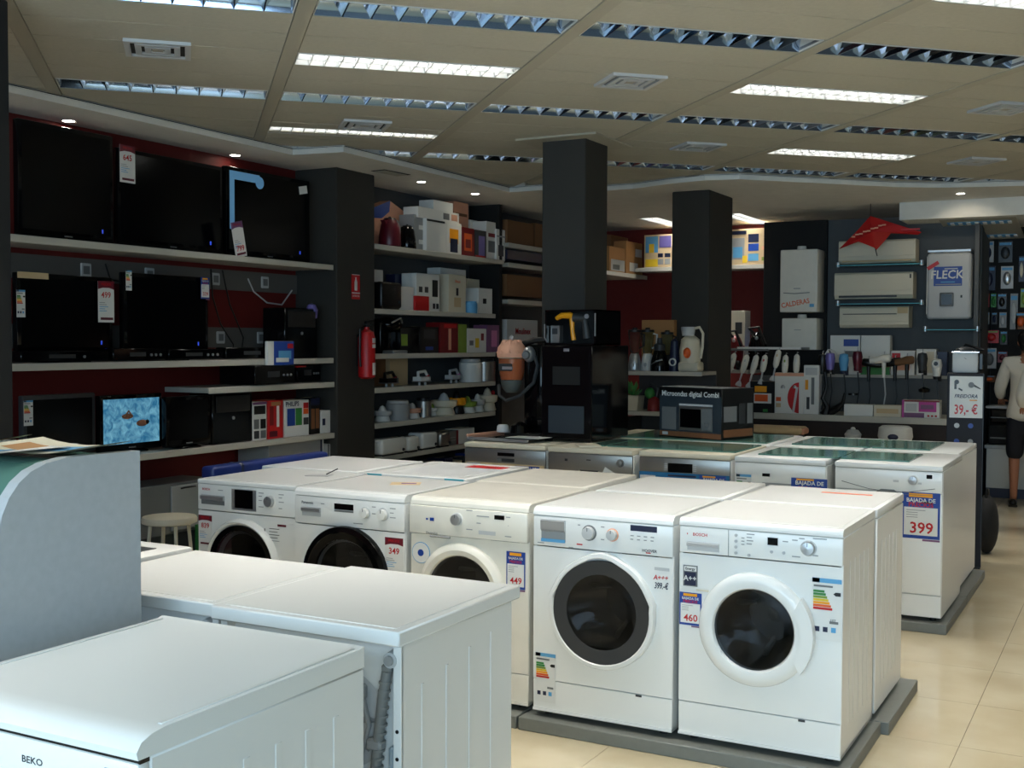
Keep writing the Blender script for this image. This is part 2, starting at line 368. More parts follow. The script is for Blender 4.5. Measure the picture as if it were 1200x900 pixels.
for k in range(9): sv.box(-.15, .15, -.05+k*.0125, -.044+k*.0125, -.008, 0, 'tbar')
sv.box(-.17, .17, -.07, .07, -.003, 0, 'gap')
solo(sv, 'slot_vent', 'dark slot vent in the soffit beside the extinguisher column', 'vent', (-5.42, 7.95, 2.949), math.radians(86))
# recessed downlights
def downlight(x, y, lb, z=2.95, tgt=None, power=1.8):
    t = thing('recessed_downlight', lb, 'ceiling light', (x, y, z), 0, 'recessed downlights in the soffit')
    G().lathe([(.034,0), (.046,-.004), (.048,.0), (.034,.0)], (0,0,0), 'white', 24).put('bezel', t)
    G().lathe([(0,-.003), (.034,-.003), (.034,0)], (0,0,0), 'lamp', 20).put('lamp_face', t)
    l = bpy.data.lights.new('downlight', 'SPOT'); l.energy = power; l.spot_size = math.radians(95); l.spot_blend = .6; l.shadow_soft_size = .03; l.color = (1,.86,.66)
    o = bpy.data.objects.new('downlight_lamp', l); COL.objects.link(o); o.parent = t; o.location = (0,0,-.012)
    if tgt: o.rotation_euler = (Vector(tgt)-Vector((x,y,z))).to_track_quat('-Z','Y').to_euler()
downlight(-5.95, 5.16, 'round downlight over the first large television')
downlight(-5.945, 6.68, 'round downlight between the second and third large televisions')
downlight(-5.5, 8.53, 'round downlight over the kettles on the top shelf')
downlight(-5.5, 9.45, 'round downlight over the boxed appliances on the top shelf')
downlight(-1.5, 11.45, 'round downlight lighting the white bulkhead', tgt=(-1.5, 11.96, 2.45), power=7)

# ================================================================== WALL SHELVES, LEFT RUN
def shelf(label, x0, x1, y0, y1, z, th=.035, group='wall shelves'):
    t = thing('wall_shelf', label, 'shelf', ((x0+x1)/2, (y0+y1)/2, z), 0, group)
    w, d = (x1-x0)/2, (y1-y0)/2
    G().box(-w, w, -d, d, -th, 0, 'shelf').put('board', t)
    if y1-y0 > x1-x0: G().box(w-.0, w+.012, -d, d, -th-.006, .002, 'shelf_edge', .004, 1).put('edge_strip', t)
    else: G().box(-w, w, -d-.012, -d, -th-.006, .002, 'shelf_edge', .004, 1).put('edge_strip', t)
    return t
XS = -5.65
shelf('top grey shelf under the large televisions', -6.05, XS, 3.9, 7.47, 2.175)
shelf('second grey shelf under the 499 television', -6.05, XS, 3.9, 7.47, 1.44)
shelf('short grey shelf carrying set top boxes', -6.05, XS, 6.06, 7.48, 1.25)
shelf('lowest grey shelf with the swimming television', -6.05, XS, 3.9, 7.48, .845)
for i, (z, lb) in enumerate(((2.385, 'top shelf right of the extinguisher with kettles and boxes'), (1.845, 'second shelf right of the extinguisher with white cartons'), (1.467, 'third shelf right of the extinguisher with dark boxes'),
     (1.18, 'fourth shelf right of the extinguisher with irons and kettles'), (.882, 'fifth shelf right of the extinguisher with citrus juicers'), (.60, 'lowest shelf right of the extinguisher with toasters'))):
    shelf(lb, -6.05, XS, 8.03, 10.27 if i == 0 else 10.1, z)
struct(G().box(-6.05, -5.70, 10.28, 10.34, 0, 2.95, 'matte_black'), 'trim_7')
# socket rails on the red wall
for z, lb in ((2.03, 'grey cable rail with sockets under the top television shelf'), (1.60, 'grey cable rail with sockets behind the second row of televisions')):
    t = thing('cable_rail', lb, 'cable rail', (-6.05, 5.7, z), PI/2)
    G().box(-1.8, 1.8, -.02, 0, -.075, .075, 'rail').put('rail_body', t)
    for y in ((-1.05,-.35,.2,.85,1.4) if z > 2 else (.9,1.35)):
        G().box(y-.045, y+.045, -.032, -.02, -.045, .045, 'lightgrey', .006, 1).rect(y-.026, y+.026, -.026, .026, -.032, 'grey').put('socket', t)
def cable(pts, lb, mt='black', r=.006):
    solo(G().tube(pts, r, mt, 6), 'cable', lb, 'cable')
cable([(-6.02,6.9,2.05), (-5.98,6.92,1.95), (-5.96,7.05,1.87), (-5.98,7.25,1.86), (-6.0,7.4,1.98)], 'pale cable looping under the top shelf near its right end', 'lightgrey')
cable([(-6.02,6.5,2.1), (-5.99,6.48,1.9), (-5.98,6.55,1.7), (-5.99,6.7,1.55), (-6.0,6.72,1.45)], 'black cable hanging down the bare red wall, left one')
cable([(-6.02,6.62,2.1), (-5.99,6.66,1.85), (-5.98,6.8,1.6), (-5.99,6.78,1.45)], 'black cable hanging down the bare red wall, right one')
cable([(-6.01,5.5,2.08), (-5.99,5.52,1.98), (-5.99,5.7,1.95), (-6.0,5.85,1.90)], 'black cable from the socket above the 499 television')

# ---- stickers -----------------------------------------------------
def price_blue(g, x, z, w, h, y, price):
    g.rect(x-w/2, x+w/2, z-h/2, z+h/2, y, 'blue')
    y -= .0012; g.rect(x-w*.44, x+w*.44, z-h*.43, z+h*.17, y, 'paper')
    g.rect(x-w*.32, x+w*.30, z+h*.39, z+h*.47, y, 'yolk'); g.text('BAJADA DE', w*.15, x, z+h*.32, y-.001, 'white'); g.text('PRECIOS', w*.17, x, z+h*.225, y-.001, 'red')
    g.text(price, w*.42, x+w*.02, z-h*.28, y-.001, 'red', 1)
    for i in range(4): g.rect(x-w*.38, x-w*.38+w*(.3 if i else .5), z+h*(.10-.05*i), z+h*(.115-.05*i), y-.001, 'midgrey', .0004)
    g.rect(x+w*.05, x+w*.5, z-h*.55, z-h*.51, y, 'purple')
def price_white(g, x, z, w, h, y, price, hd='bordeaux'):
    g.rect(x-w/2, x+w/2, z-h/2, z+h/2, y, 'paper'); y -= .0012
    g.prism([(x-w/2, z+h*.5), (x-w/2, z+h*.30), (x-w*.2, z+h*.34), (x+w*.2, z+h*.34), (x+w/2, z+h*.30), (x+w/2, z+h*.5)], 'y', y-.0006, y, hd); g.text('PRECIOS', w*.16, x, z+h*.42, y-.001, 'red')
    g.text(price, w*.40, x, z+h*.16, y, 'red')
    for i in range(5): g.rect(x-w*.42, x-w*.42+w*(.35+.1*(i % 3)), z-h*(.03+.05*i), z-h*(.014+.05*i), y, 'sky' if i > 1 else 'midgrey', .0004)
    g.rect(x-w*.35, x+w*.42, z-h*.44, z-h*.38, y, 'maroon')
def energy(g, x, z, w, h, y):
    g.rect(x-w/2, x+w/2, z-h/2, z+h/2, y, 'paper'); y -= .0012
    g.rect(x-w/2, x+w/2, z+h*.43, z+h*.5, y, 'sky'); g.rect(x-w/2, x-w*.25, z+h*.43, z+h*.5, y-.0006, 'navy', .0006)
    for i, c in enumerate(('green','green','lime','yellow','yolk','orange','red')):
        g.rect(x-w*.46, x-w*.46+w*(.38+.045*i), z+h*(.27-.046*i), z+h*(.308-.046*i), y, c)
    g.prism([(x+w*.22, z+h*.26), (x+w*.30, z+h*.29), (x+w*.47, z+h*.29), (x+w*.47, z+h*.23), (x+w*.30, z+h*.23)], 'y', y-.001, y, 'black')
    g.rect(x-w*.45, x+w*.2, z+h*.36, z+h*.39, y, 'grey'); g.rect(x+w*.1, x+w*.4, z-h*.22, z-h*.18, y, 'grey')
    for i in range(3): g.rect(x-w*.4+i*w*.28, x-w*.24+i*w*.28, z-h*.36, z-h*.28, y, 'navy' if i < 2 else 'sky')

# ---- televisions ---------------------------------------------------
def tv(name, label, px0, px1, pt, pb, zs, X=-5.80, group='televisions on the wall shelves', scr='screen', stand=True, frame='gloss_black', led=True, extra=None, rz=PI/2, cat='television'):
    pm = (pt+pb)/2; a, b = onx(px0, pm, X), onx(px1, pm, X); c = onx((px0+px1)/2, pt, X); e = onx((px0+px1)/2, pb, X)
    w = (b.y-a.y); h1, h0 = c.z-zs, max(e.z-zs-.06, .015)
    t = thing(name, label, cat, (X, (a.y+b.y)/2, zs), rz, group)
    g = G(); g.box(-w/2, w/2, 0, .045, h0, h1, frame, .008, 2); g.box(-w*.36, w*.36, .04, .08, h0+.08, h1-.1, 'matte_black', .01, 1); g.put('casing', t)
    G().rect(-w/2+.028, w/2-.028, h0+.045, h1-.028, 0, scr, .002).put('screen', t)
    G().box(-w*.08, w*.08, .01, .04, .01, h0+.03, 'gloss_black').put('stand_neck', t)
    G().box(-w*.24, w*.24, -.02, .14, 0, .014, 'gloss_black', .006, 1).put('stand_base', t)
    G().rect(-.03, .03, h0+.016, h0+.024, -.001, 'grey').put('badge', t)
    if led: G().rect(w*.36, w*.375, h0+.06, h0+.085, -.0025, 'led_blue').put('standby_light', t, 'small blue light')
    if extra: extra(t, w, h0, h1)
    return t
def tag_at(kind, fx, fz, w, h, price, yy=-.006):
    def f(t, W, h0, h1):
        g = G(); x = -W/2+fx*W; z = h0+fz*(h1-h0)
        if kind == 'energy': energy(g, x, z, w, h, yy)
        elif kind == 'blue': price_blue(g, x, z, w, h, yy, price)
        else: price_white(g, x, z, w, h, yy, price)
        g.put('energy_label' if kind == 'energy' else 'price_card', t, None if kind == 'energy' else 'white price card reading %s' % price)
    return f
def both(*fs):
    def f(*a):
        for q in fs: q(*a)
    return f
tv('television', 'large dark television at the far left of the top shelf', 21, 133, 149, 270, 2.175)
tv('television', 'large dark television with the hanging 645 price card', 138, 261, 184, 284, 2.175, extra=tag_at('white', .08, .84, .13, .24, '645'))
def lit_strips(t, W, h0, h1):
    G().rect(-W/2+.035, -W/2+.085, h0+.30*(h1-h0), h1-.03, -.002, 'strip_lit').rect(-W/2+.085, -W/2+.36, h1-.09, h1-.03, -.002, 'strip_lit').lathe([(0,.003), (.045,.003), (.045,0)], (-W/2+.36,-.002,h1-.085), 'strip_lit', 20, 'y').put('lit_strip', t, 'pale blue promotional strip along two edges')
    g = G(); g.T = Matrix.Translation((W*.40, -.01, h1-.08)) @ Matrix.Rotation(-.2, 4, 'Y'); g.rect(-.05, .05, -.03, .03, 0, 'paper'); g.put('corner_tag', t)
tv('television', 'large television with pale blue lit strips in its corner', 265, 363, 203, 299, 2.175, extra=lit_strips)
tv('television', 'television with the hanging 499 price card', 20, 132, 322, 404, 1.44, extra=both(tag_at('white', .90, .68, .13, .26, '499', -.02), tag_at('energy', .03, .62, .06, .16, ''), lambda t, W, h0, h1: G().rect(-W/2, -W/2+.22, h1-.035, h1+.002, -.006, 'beige').put('promo_strip', t)))
tv('television', 'television with the small 339 price card at its right corner', 145, 244, 322, 405, 1.44, extra=both(tag_at('blue', .94, .86, .085, .15, '339', -.015), tag_at('energy', .05, .90, .05, .13, '')))
tv('television', 'dark grey television with energy label standing on the lowest shelf', 27, 112, 462, 521, .845, extra=tag_at('energy', .06, .72, .065, .15, ''), led=False, frame='darkgrey')
def swimmers(t, W, h0, h1):
    g = G(); z = (h0+h1)/2
    g.sph((-.04,-.003,z+.04), (.05,.001,.018), 'skin', 10, 6).sph((.085,-.003,z-.01), (.05,.001,.022), 'skin', 10, 6).tube([(-.06,-.003,z+.045), (-.03,-.003,z+.075), (-.01,-.003,z+.05)], .007, 'skin', 5).sph((.13,-.003,z-.005), (.018,.001,.016), 'hair', 8, 5)
    g.put('picture_figures', t, 'two swimmers in the picture')
tv('television', 'small television showing two swimmers in blue water', 117, 190, 462, 522, .845, scr='swim', extra=swimmers, led=False)
tv('computer_monitor', 'black monitor right of the swimming television', 195, 247, 464, 512, .845, X=-5.70, led=False, group='monitors', cat='monitor')
# tall price card 799 leaning on the top shelf
g = G(); price_white(g, 0, .12, .12, .25, 0, '', 'purple'); g.text('799', .055, 0, .055, -.003, 'red')
o = solo(g, 'price_card', 'leaning 799 price card on the top shelf edge', 'price card', (-5.66, 6.42, 2.178), PI/2); o.rotation_euler = (0, -.22, PI/2)
# sound bars, players on shelf two
def sx(px0, px1, pt, zs, X=-5.70, d=.2):
    a, b = onx(px0, pt+6, X), onx(px1, pt+6, X); c = onx((px0+px1)/2, pt, X)
    return ((X-d/2, (a.y+b.y)/2, zs), b.y-a.y, max(c.z-zs, .03), d)
def player(label, px0, px1, pt, zs, X=-5.665, d=.10, name='media_player', n=3):
    loc, w, h, d = sx(px0, px1, pt, zs, X, d); t = thing(name, label, 'media player', loc, PI/2, 'players and sound bars')
    G().box(-w/2, w/2, -d/2, d/2, .008, h, 'gloss_black', .006, 1).put('casing', t)
    G().rect(-w*.2, w*.1, h*.4, h*.7, -d/2, 'darkgrey').put('display', t)
    g = G()
    for i in range(n): g.cyl((w*(.2+.09*i), -d/2, h*.5), (w*(.2+.09*i), -d/2-.006, h*.5), .009, .009, 'silver', 10)
    g.put('knobs', t)
player('long black sound bar below the 499 television', 25, 128, 411, 1.44, n=1)
player('black player with silver knobs between the two televisions', 133, 195, 408, 1.44)
player('black player with silver buttons below the 339 television', 198, 262, 409, 1.44)
player('wide dark receiver at the right of the second shelf', 265, 331, 407, 1.44, n=2)
player('black set top box on the short shelf', 299, 346, 428, 1.25, X=-5.60, d=.34)
player('black set top box under the red booklet', 348, 376, 427, 1.25, X=-5.75, d=.2)
loc, w, h, d = sx(350, 374, 423, 1.25)
solo(G().box(-.09, .09, -.06, .06, 0, .012, 'red'), 'booklet', 'red booklet lying on the right set top box', 'booklet', (-5.79, 7.16, 1.372), PI/2+.2)
# computer towers
def tower(label, px0, px1, pt, zs, X=-5.70, d=.22):
    loc, w, h, d = sx(px0, px1, pt, zs, X, d); t = thing('computer_tower', label, 'computer', loc, PI/2, 'computer towers')
    G().box(-w/2, w/2, -d/2, d/2, 0, h, 'gloss_black', .008, 1).put('case', t); G().box(-w*.42, w*.42, -d/2-.008, -d/2, h*.62, h*.94, 'matte_black', .003, 1).put('drive_bay', t)
    G().cyl((0,-d/2-.001,h*.5), (0,-d/2-.008,h*.5), .012, .012, 'silver', 12).put('power_button', t)
tower('black computer tower at the right end of the second shelf', 334, 372, 361, 1.44)
solo(G().lathe([(.03,0), (.045,.03), (.05,.09), (.03,.13), (0,.14)], (0,0,0), 'violet', 14), 'wireless_mouse', 'violet and silver mouse pack on the tower on the second shelf', 'mouse', (-5.74, 7.32, 1.73))
tower('black computer tower on the lowest shelf, with a round white button', 249, 296, 460, .845)
# ================================================================== CARTONS AND SMALL APPLIANCES (local front faces -y)
def carton(label, loc, rz, w, h, d, base='white', group=None, prints=(), name='carton', side=None, texts=(), cat='box'):
    t = thing(name, label, cat, loc, rz, group)
    g = G(); g.box(-w/2, w/2, -d/2, d/2, 0, h, base, .003, 1); g.put('box_body', t)
    g = G(); g.box(-w/2, w/2, -.008, .008, h, h+.0012, 'beige' if base != 'card' else 'card_dark'); g.put('tape_strip', t)
    if prints or texts:
        g = G()
        for p in prints: g.rect(-w/2+p[0]*w, -w/2+p[1]*w, p[2]*h, p[3]*h, -d/2-.0004*(1+prints.index(p)), p[4], .001)
        for s, u, v, sz, c in texts: g.text(s, sz, -w/2+u*w, v*h, -d/2-.0035, c)
        g.put('printed_front', t)
    if side:
        g = G(); g.T = Matrix.Rotation(PI/2 if side[0] > 0 else -PI/2, 4, 'Z')
        for p in side[1]: g.rect(-d/2+p[0]*d, -d/2+p[1]*d, p[2]*h, p[3]*h, -w/2-.0004, p[4], .001)
        g.put('printed_side', t)
    return t
def cx(label, px0, px1, pt, zs, X=-5.70, d=.16, **k):
    if X < -5.79: X, d = -5.875, min(d, .15)
    elif zs > .7: d = min(d, .16)
    loc, w, h, d = sx(px0, px1, pt, zs, X, d); k.setdefault('group', 'boxed goods on the left wall shelves'); return carton(label, loc, PI/2, w, h, d, **k)
def cy(label, px0, px1, pt, zs, Y, d=.22, **k):
    a, b = ony(px0, pt+6, Y), ony(px1, pt+6, Y); c = ony((px0+px1)/2, pt, Y)
    return carton(label, ((a.x+b.x)/2, Y+d/2, zs), 0, b.x-a.x, max(c.z-zs, .04), d, **k)
ZA = .845
cx('white box printed with a black hand vacuum, on the lowest shelf', 296, 312.5, 471, ZA, prints=((.1,.9,.68,.9,'black'), (.08,.44,.3,.55,'grey'), (.54,.92,.3,.55,'black'), (.08,.44,.05,.25,'darkgrey'), (.54,.92,.05,.25,'grey'), (0,1,.93,1,'purple')))
cx('red box between the white boxes on the lowest shelf', 314, 332, 469, ZA, base='red', prints=((.1,.6,.05,.2,'maroon'), (.55,.72,.3,.85,'white'), (.1,.35,.35,.85,'darkred'), (.2,.8,.86,.96,'card')))
cx('white and blue photo printed box with orange marks on the lowest shelf', 333.5, 362, 469, ZA, texts=(('PHILIPS',.3,.9,.05,'navy'),), prints=((.1,.42,.3,.78,'blue'), (.44,.7,.3,.78,'green'), (.76,.97,.6,.75,'orange'), (.76,.97,.76,.92,'red'), (.76,.97,.3,.5,'darkgrey')))
cx('dark brown box right of the photo printed box', 363.5, 375, 466, ZA, base='black', prints=((.1,.45,.15,.7,'brown'), (.55,.9,.15,.7,'brown'), (.05,.95,.8,.98,'navy')))
cx('pale green and white box with blue stripes at the back of the lowest shelf', 375, 389, 464, ZA, X=-5.80, d=.15, prints=((.1,.9,.72,.9,'green'), (.1,.9,.55,.7,'navy')))
cx('small white box with a dark round mark, near the shelf end', 376.5, 389.5, 481, ZA, prints=((.1,.35,.35,.65,'navy'),))
cx('white box with a navy lower half at the end of the lowest shelf', 391, 402, 481, ZA, prints=((0,1,0,.4,'navy'), (.2,.8,.6,.7,'grey')))
cx('blue and white camera box standing on the left set top box', 314, 344, 400, onx(322,428,-5.60).z+.001, X=-5.605, d=.03, prints=((0,.22,.0,1,'paper'), (.22,1,0,1,'blue'), (.4,.9,.25,.6,'sky'), (.75,.98,.7,.9,'red'), (.3,.8,.12,.3,'white')))
cx('long silver grey box under the lowest television shelf', 315, 379, 518, .60, d=.3, base='midgrey', prints=((.94,.97,0,1,'navy'), (.98,1,0,1,'white')))
cx('narrow striped white box beside the extinguisher column, below the shelf', 381, 395, 520, .60, d=.3, base='lightgrey', prints=((.2,.35,0,1,'grey'), (.6,.75,0,1,'grey')))

# ---- small appliance builders --------------------------------------
def kettle(label, loc, rz, h, body='maroon', acc='silver', group='kettles'):
    t = thing('kettle', label, 'kettle', loc, rz, group); r = h*.36
    G().lathe([(r*.98,.012), (r*1.02,h*.1), (r*.97,h*.4), (r*.8,h*.75), (r*.6,h*.9), (0,h*.92)], (0,0,0), body, 24).put('body', t)
    G().lathe([(r*1.05,0), (r*1.05,.012), (0,.014)], (0,0,0), 'black', 24).put('base', t)
    G().lathe([(r*.58,h*.90), (r*.5,h*.95), (r*.12,h*.97), (r*.12,h), (0,h*1.01)], (0,0,0), 'black', 18).put('lid', t)
    G().tube([(r*.6,0,h*.86), (r*1.2,0,h*.88), (r*1.5,0,h*.72), (r*1.5,0,h*.35), (r*1.15,0,h*.15), (r*.9,0,h*.12)], .013, acc, 8).put('handle', t)
    G().prism([(-r*.72,h*.7), (-r*1.2,h*.86), (-r*.6,h*.88)], 'y', -.02, .02, body).put('spout', t)
    return t
def juicer(label, loc, rz, h, base='white', cup='lightgrey', cone='white', group='citrus juicers', jug=False):
    t = thing('citrus_juicer', label, 'juicer', loc, rz, group); r = min(LW[0]*.42, h*.5)
    G().lathe([(r*.95,0), (r,h*.05), (r*.85,h*.28), (r*.8,h*.34), (0,h*.34)], (0,0,0), base, 24).put('motor_base', t)
    G().lathe([(r*.8,h*.34), (r*1.12,h*.40), (r*1.2,h*.66), (r*1.12,h*.67), (r*.5,h*.5), (0,h*.5)], (0,0,0), cup, 24).put('bowl', t)
    G().lathe([(r*.55,h*.5), (r*.5,h*.7), (r*.28,h*.92), (0,h)], (0,0,0), cone, 12).put('cone', t)
    if jug: G().tube([(r,0,h*.6), (r*1.5,0,h*.58), (r*1.55,0,h*.3), (r*.95,0,h*.22)], .011, base, 8).put('handle', t)
    return t
def toaster(label, loc, rz, w, h, body='white', group='toasters', d=.17):
    t = thing('toaster', label, 'toaster', loc, rz, group)
    G().box(-w/2, w/2, -d/2, d/2, .012, h, body, .025, 3).put('body', t)
    G().box(-w*.4, w*.4, -d*.28, -d*.12, h-.004, h+.002, 'black').box(-w*.4, w*.4, d*.12, d*.28, h-.004, h+.002, 'black').put('slot', t)
    G().box(w/2, w/2+.018, -.02, .02, h*.55, h*.66, 'black', .004, 1).put('lever', t)
    G().cyl((w*.34,-d/2,h*.28), (w*.34,-d/2-.012,h*.28), .014, .012, 'darkgrey', 12).put('dial', t)
    G().box(-w*.42, w*.42, -d*.4, d*.4, 0, .012, 'black').put('foot', t)
    return t
def iron(label, loc, rz, body='white', tip='red', L=.24):
    t = thing('steam_iron', label, 'iron', loc, rz, 'irons lying on the fourth shelf')
    pr = [(-L/2,-.05), (L*.1,-.05), (L*.35,-.028), (L/2,0), (L*.35,.028), (L*.1,.05), (-L/2,.05)]
    G().prism(pr, 'z', .03, .038, 'steel').put('soleplate', t)
    G().prism([(a*.94, b*.9) for a, b in pr], 'z', .038, .075, body).put('body', t)
    G().tube([(-L*.38,0,.07), (-L*.4,0,.115), (L*.08,0,.125), (L*.25,0,.08)], .014, body, 8).put('handle', t)
    G().sph((L*.26,0,.08), (.022,.02,.016), tip, 10, 6).put('steam_button', t)
    G().cyl((-L*.3,0,0), (-L*.3,0,.032), .012, .01, 'lightgrey', 8).cyl((L*.1,0,0), (L*.1,0,.032), .012, .01, 'lightgrey', 8).put('rest', t)
    return t
def can(label, loc, rz, r, h, body='steel', top='black', group='steel flasks and jars', name='thermos', handle=False):
    t = thing(name, label, 'flask', loc, rz, group)
    G().lathe([(r,0), (r,h*.82), (r*.9,h*.86), (0,h*.87)], (0,0,0), body, 22).put('body', t)
    G().lathe([(r*.9,h*.86), (r*.85,h*.98), (r*.4,h), (0,h)], (0,0,0), top, 20).put('lid', t)
    if handle: G().tube([(r*.9,0,h*.8), (r*1.6,0,h*.78), (r*1.7,0,h*.35), (r*.95,0,h*.2)], .012, top, 8).put('handle', t)
    return t
LW = [.1]
def pl(px0, px1, pt, zs, X=-5.78): loc, w, h, d = sx(px0, px1, pt, zs, X, 0); LW[0] = w; return loc, w, h

# top shelf, z 2.385
ZT = 2.385
loc, w, h = pl(437, 485, 236, ZT, -5.93)
t = thing('wrapped_hamper', 'large pale peach wrapped pack with a blue corner behind the kettles', 'pack', loc, PI/2)
G().prism([(-w/2,0), (w/2,0), (w/2,h*.62), (w*.28,h*.82), (-w*.1,h), (-w/2,h*.8)], 'y', .0, .11, 'salmon').put('wrapping', t)
G().prism([(-w/2,h*.8), (-w*.1,h), (-w*.12,h*.78), (-w*.3,h*.62), (-w/2,h*.6)], 'y', -.005, 0, 'blue').put('corner_patch', t)
loc, w, h = pl(445, 468, 254, ZT); kettle('dark red kettle with a silver handle on the top shelf', loc, PI/2, h, 'maroon')
loc, w, h = pl(470, 484, 263, ZT); kettle('black kettle with a silver handle beside the red kettle', loc, PI/2, h, 'gloss_black')
cx('big grey white carton printed with a coffee machine', 500, 541, 259, ZT, d=.26, prints=((.55,.97,.05,.92,'paper'), (.64,.9,.35,.8,'yolk'), (.66,.88,.08,.5,'navy'), (.0,.5,.92,.98,'black')))
cx('grey carton with dark round prints left of the coffee machine carton', 485, 499, 252, ZT, X=-5.74, d=.24, base='midgrey', prints=((.4,.8,.2,.32,'white'), (.4,.8,.6,.72,'white')))
cx('flat white carton lying on the coffee machine carton', 490, 538, 246, onx(518,259,-5.70).z+.003, d=.26, X=-5.72, prints=((.6,.75,.2,.8,'grey'), (.8,.95,.2,.8,'salmon')))
cx('shallow white carton topmost of the stack on the top shelf', 508, 531, 236, onx(514,246,-5.72).z+.004, d=.2, X=-5.76)
cx('tall salmon carton behind the red glass box', 532, 549, 237, ZT, X=-5.84, d=.14, base='salmon', prints=((.1,.9,.75,.8,'brown'), (.1,.9,.4,.45,'brown'), (.2,.7,.15,.3,'brown')))
cx('red orange box on the top shelf', 541, 556, 267, ZT, base='darkred', prints=((.2,.8,.2,.8,'orange'), (.3,.7,.3,.6,'darkred')))
cx('dark box printed with a silver kettle on the top shelf', 557, 570, 270, ZT, base='darkgrey', prints=((.3,.85,.1,.8,'violet'), (.0,.9,0,.1,'red')))
cx('tall white carton with kettle prints near the end of the top shelf', 570, 581, 260, ZT, prints=((.2,.9,.2,.5,'grey'), (.2,.9,.6,.7,'darkred')), X=-5.72)
cx('wide white carton behind the tall one at the end of the top shelf', 551, 569, 259, ZT, X=-5.9, d=.15)
cx('white carton last on the top shelf', 582, 592, 269, ZT, prints=((.2,.8,.15,.5,'darkgrey'), (0,1,.75,.8,'midgrey')))
# second shelf z 1.845
Z2 = 1.845
loc, w, h = pl(438, 462, 331, Z2, -5.75); toaster('black toaster on the second shelf', loc, PI/2, w, h, 'black')
cx('white angled carton behind the black toaster', 437, 449, 316, Z2, X=-5.95, d=.1)
cx('dark blue carton behind the small white box', 463, 486, 322, Z2, X=-5.95, d=.1, base='navy')
cx('small plain white box on the second shelf', 464.5, 485, 336, Z2)
cx('white box printed with a black machine on the second shelf', 488, 515, 321, Z2, prints=((.68,.92,.4,.85,'black'), (.1,.25,.5,.65,'darkgrey'), (.35,.5,.5,.65,'darkgrey'), (.7,.8,.08,.22,'black'), (.85,.95,.08,.22,'black')))
cx('crimson cube box in front of the machine carton', 487, 503, 347, Z2, X=-5.66, d=.025, base='red')
cx('tall cream carton with a slim printed motif on the second shelf', 526, 546, 322, Z2, base='cream', prints=((.42,.55,.45,.65,'black'), (.3,.7,.15,.4,'beige')), texts=(('Braun',.5,.82,.04,'orange'),))
cx('large white carton behind the cream carton', 516, 546, 315, Z2, X=-5.84, d=.18)
cx('small beige carton behind the last white box on the second shelf', 547, 562, 327, Z2, X=-5.84, d=.15, base='cream')
cx('white box with a dark leaf print last on the second shelf', 561, 577, 338, Z2, prints=((.3,.55,.4,.6,'black'),))
loc, w, h = pl(547, 556, 353, Z2, -5.70); can('small blue glass jar on the second shelf', loc, PI/2, w*.45, h, 'sky', 'sky', name='glass_jar')
# third shelf z 1.467
Z3 = 1.467
loc, w, h = pl(441, 462, 372, Z3, -5.80)
t = thing('coffee_machine', 'shiny black rounded coffee machine on the third shelf', 'coffee machine', loc, PI/2)
G().box(-w/2, w/2, -.05, .12, 0, h*.95, 'gloss_black', .03, 3).put('body', t); G().sph((0,-.03,h*.8), (w*.46,.12,h*.22), 'gloss_black').put('dome', t)
G().tube([(-w*.3,-.12,h*.85), (0,-.16,h*.98), (w*.3,-.12,h*.85)], .008, 'silver', 6).put('chrome_band', t); G().box(-w*.4, w*.4, -.16, -.04, 0, .03, 'silver', .006, 1).put('drip_tray', t)
cx('black box with a yellow green tag on the third shelf', 469, 491, 384, Z3, base='gloss_black', prints=((.05,.38,.3,.75,'lime'),))
cx('black box printed with a blue grey machine on the third shelf', 492, 514, 383, Z3, base='black', prints=((.2,.8,.55,.9,'darkgrey'), (.3,.7,.12,.25,'blue')))
cx('dark red box on the third shelf', 516, 537, 378, Z3, base='darkred', prints=((.45,.6,.1,.8,'salmon'), (.2,.9,.82,.95,'red')))
cx('slim green box on the third shelf', 538, 547, 380, Z3, base='lime')
cx('white box printed with small gadgets on the third shelf', 548, 570, 385, Z3, prints=((.1,.3,.3,.5,'grey'), (.4,.6,.2,.6,'yellow'), (.7,.85,.5,.8,'darkred')))
cx('pink purple box at the end of the third shelf', 571, 587, 381, Z3, base='purple', prints=((.3,.7,.2,.8,'pink'),))
# fourth shelf
Z4 = 1.18
cx('brown grey carton at the back left of the fourth shelf', 438, 452, 418, Z4, X=-5.9, d=.12, base='card_dark')
cx('beige carton at the back of the fourth shelf behind the iron', 457, 478, 420, Z4, X=-5.9, d=.12, base='beige')
loc, w, h = pl(486, 507, 440, Z4, -5.72); iron('white steam iron with a red button', (loc[0], loc[1], Z4), PI/2)
loc, w, h = pl(520, 546, 438, Z4, -5.78); iron('pale grey steam iron with a pink button', (loc[0], loc[1], Z4), PI/2, 'lightgrey', 'pink')
loc, w, h = pl(446, 470, 438, Z4, -5.74); iron('black steam iron at the left of the fourth shelf', (loc[0], loc[1], Z4), PI/2, 'black', 'darkred')
loc, w, h = pl(544, 558, 420, Z4); can('white jug kettle at the right of the fourth shelf', loc, PI/2, w*.48, h, 'white', 'lightgrey', handle=False, name='jug_kettle')
loc, w, h = pl(560, 574, 419, Z4); can('steel kettle with a black handle at the end of the fourth shelf', loc, PI/2, w*.48, h, 'steel', 'black', handle=True, name='steel_kettle')
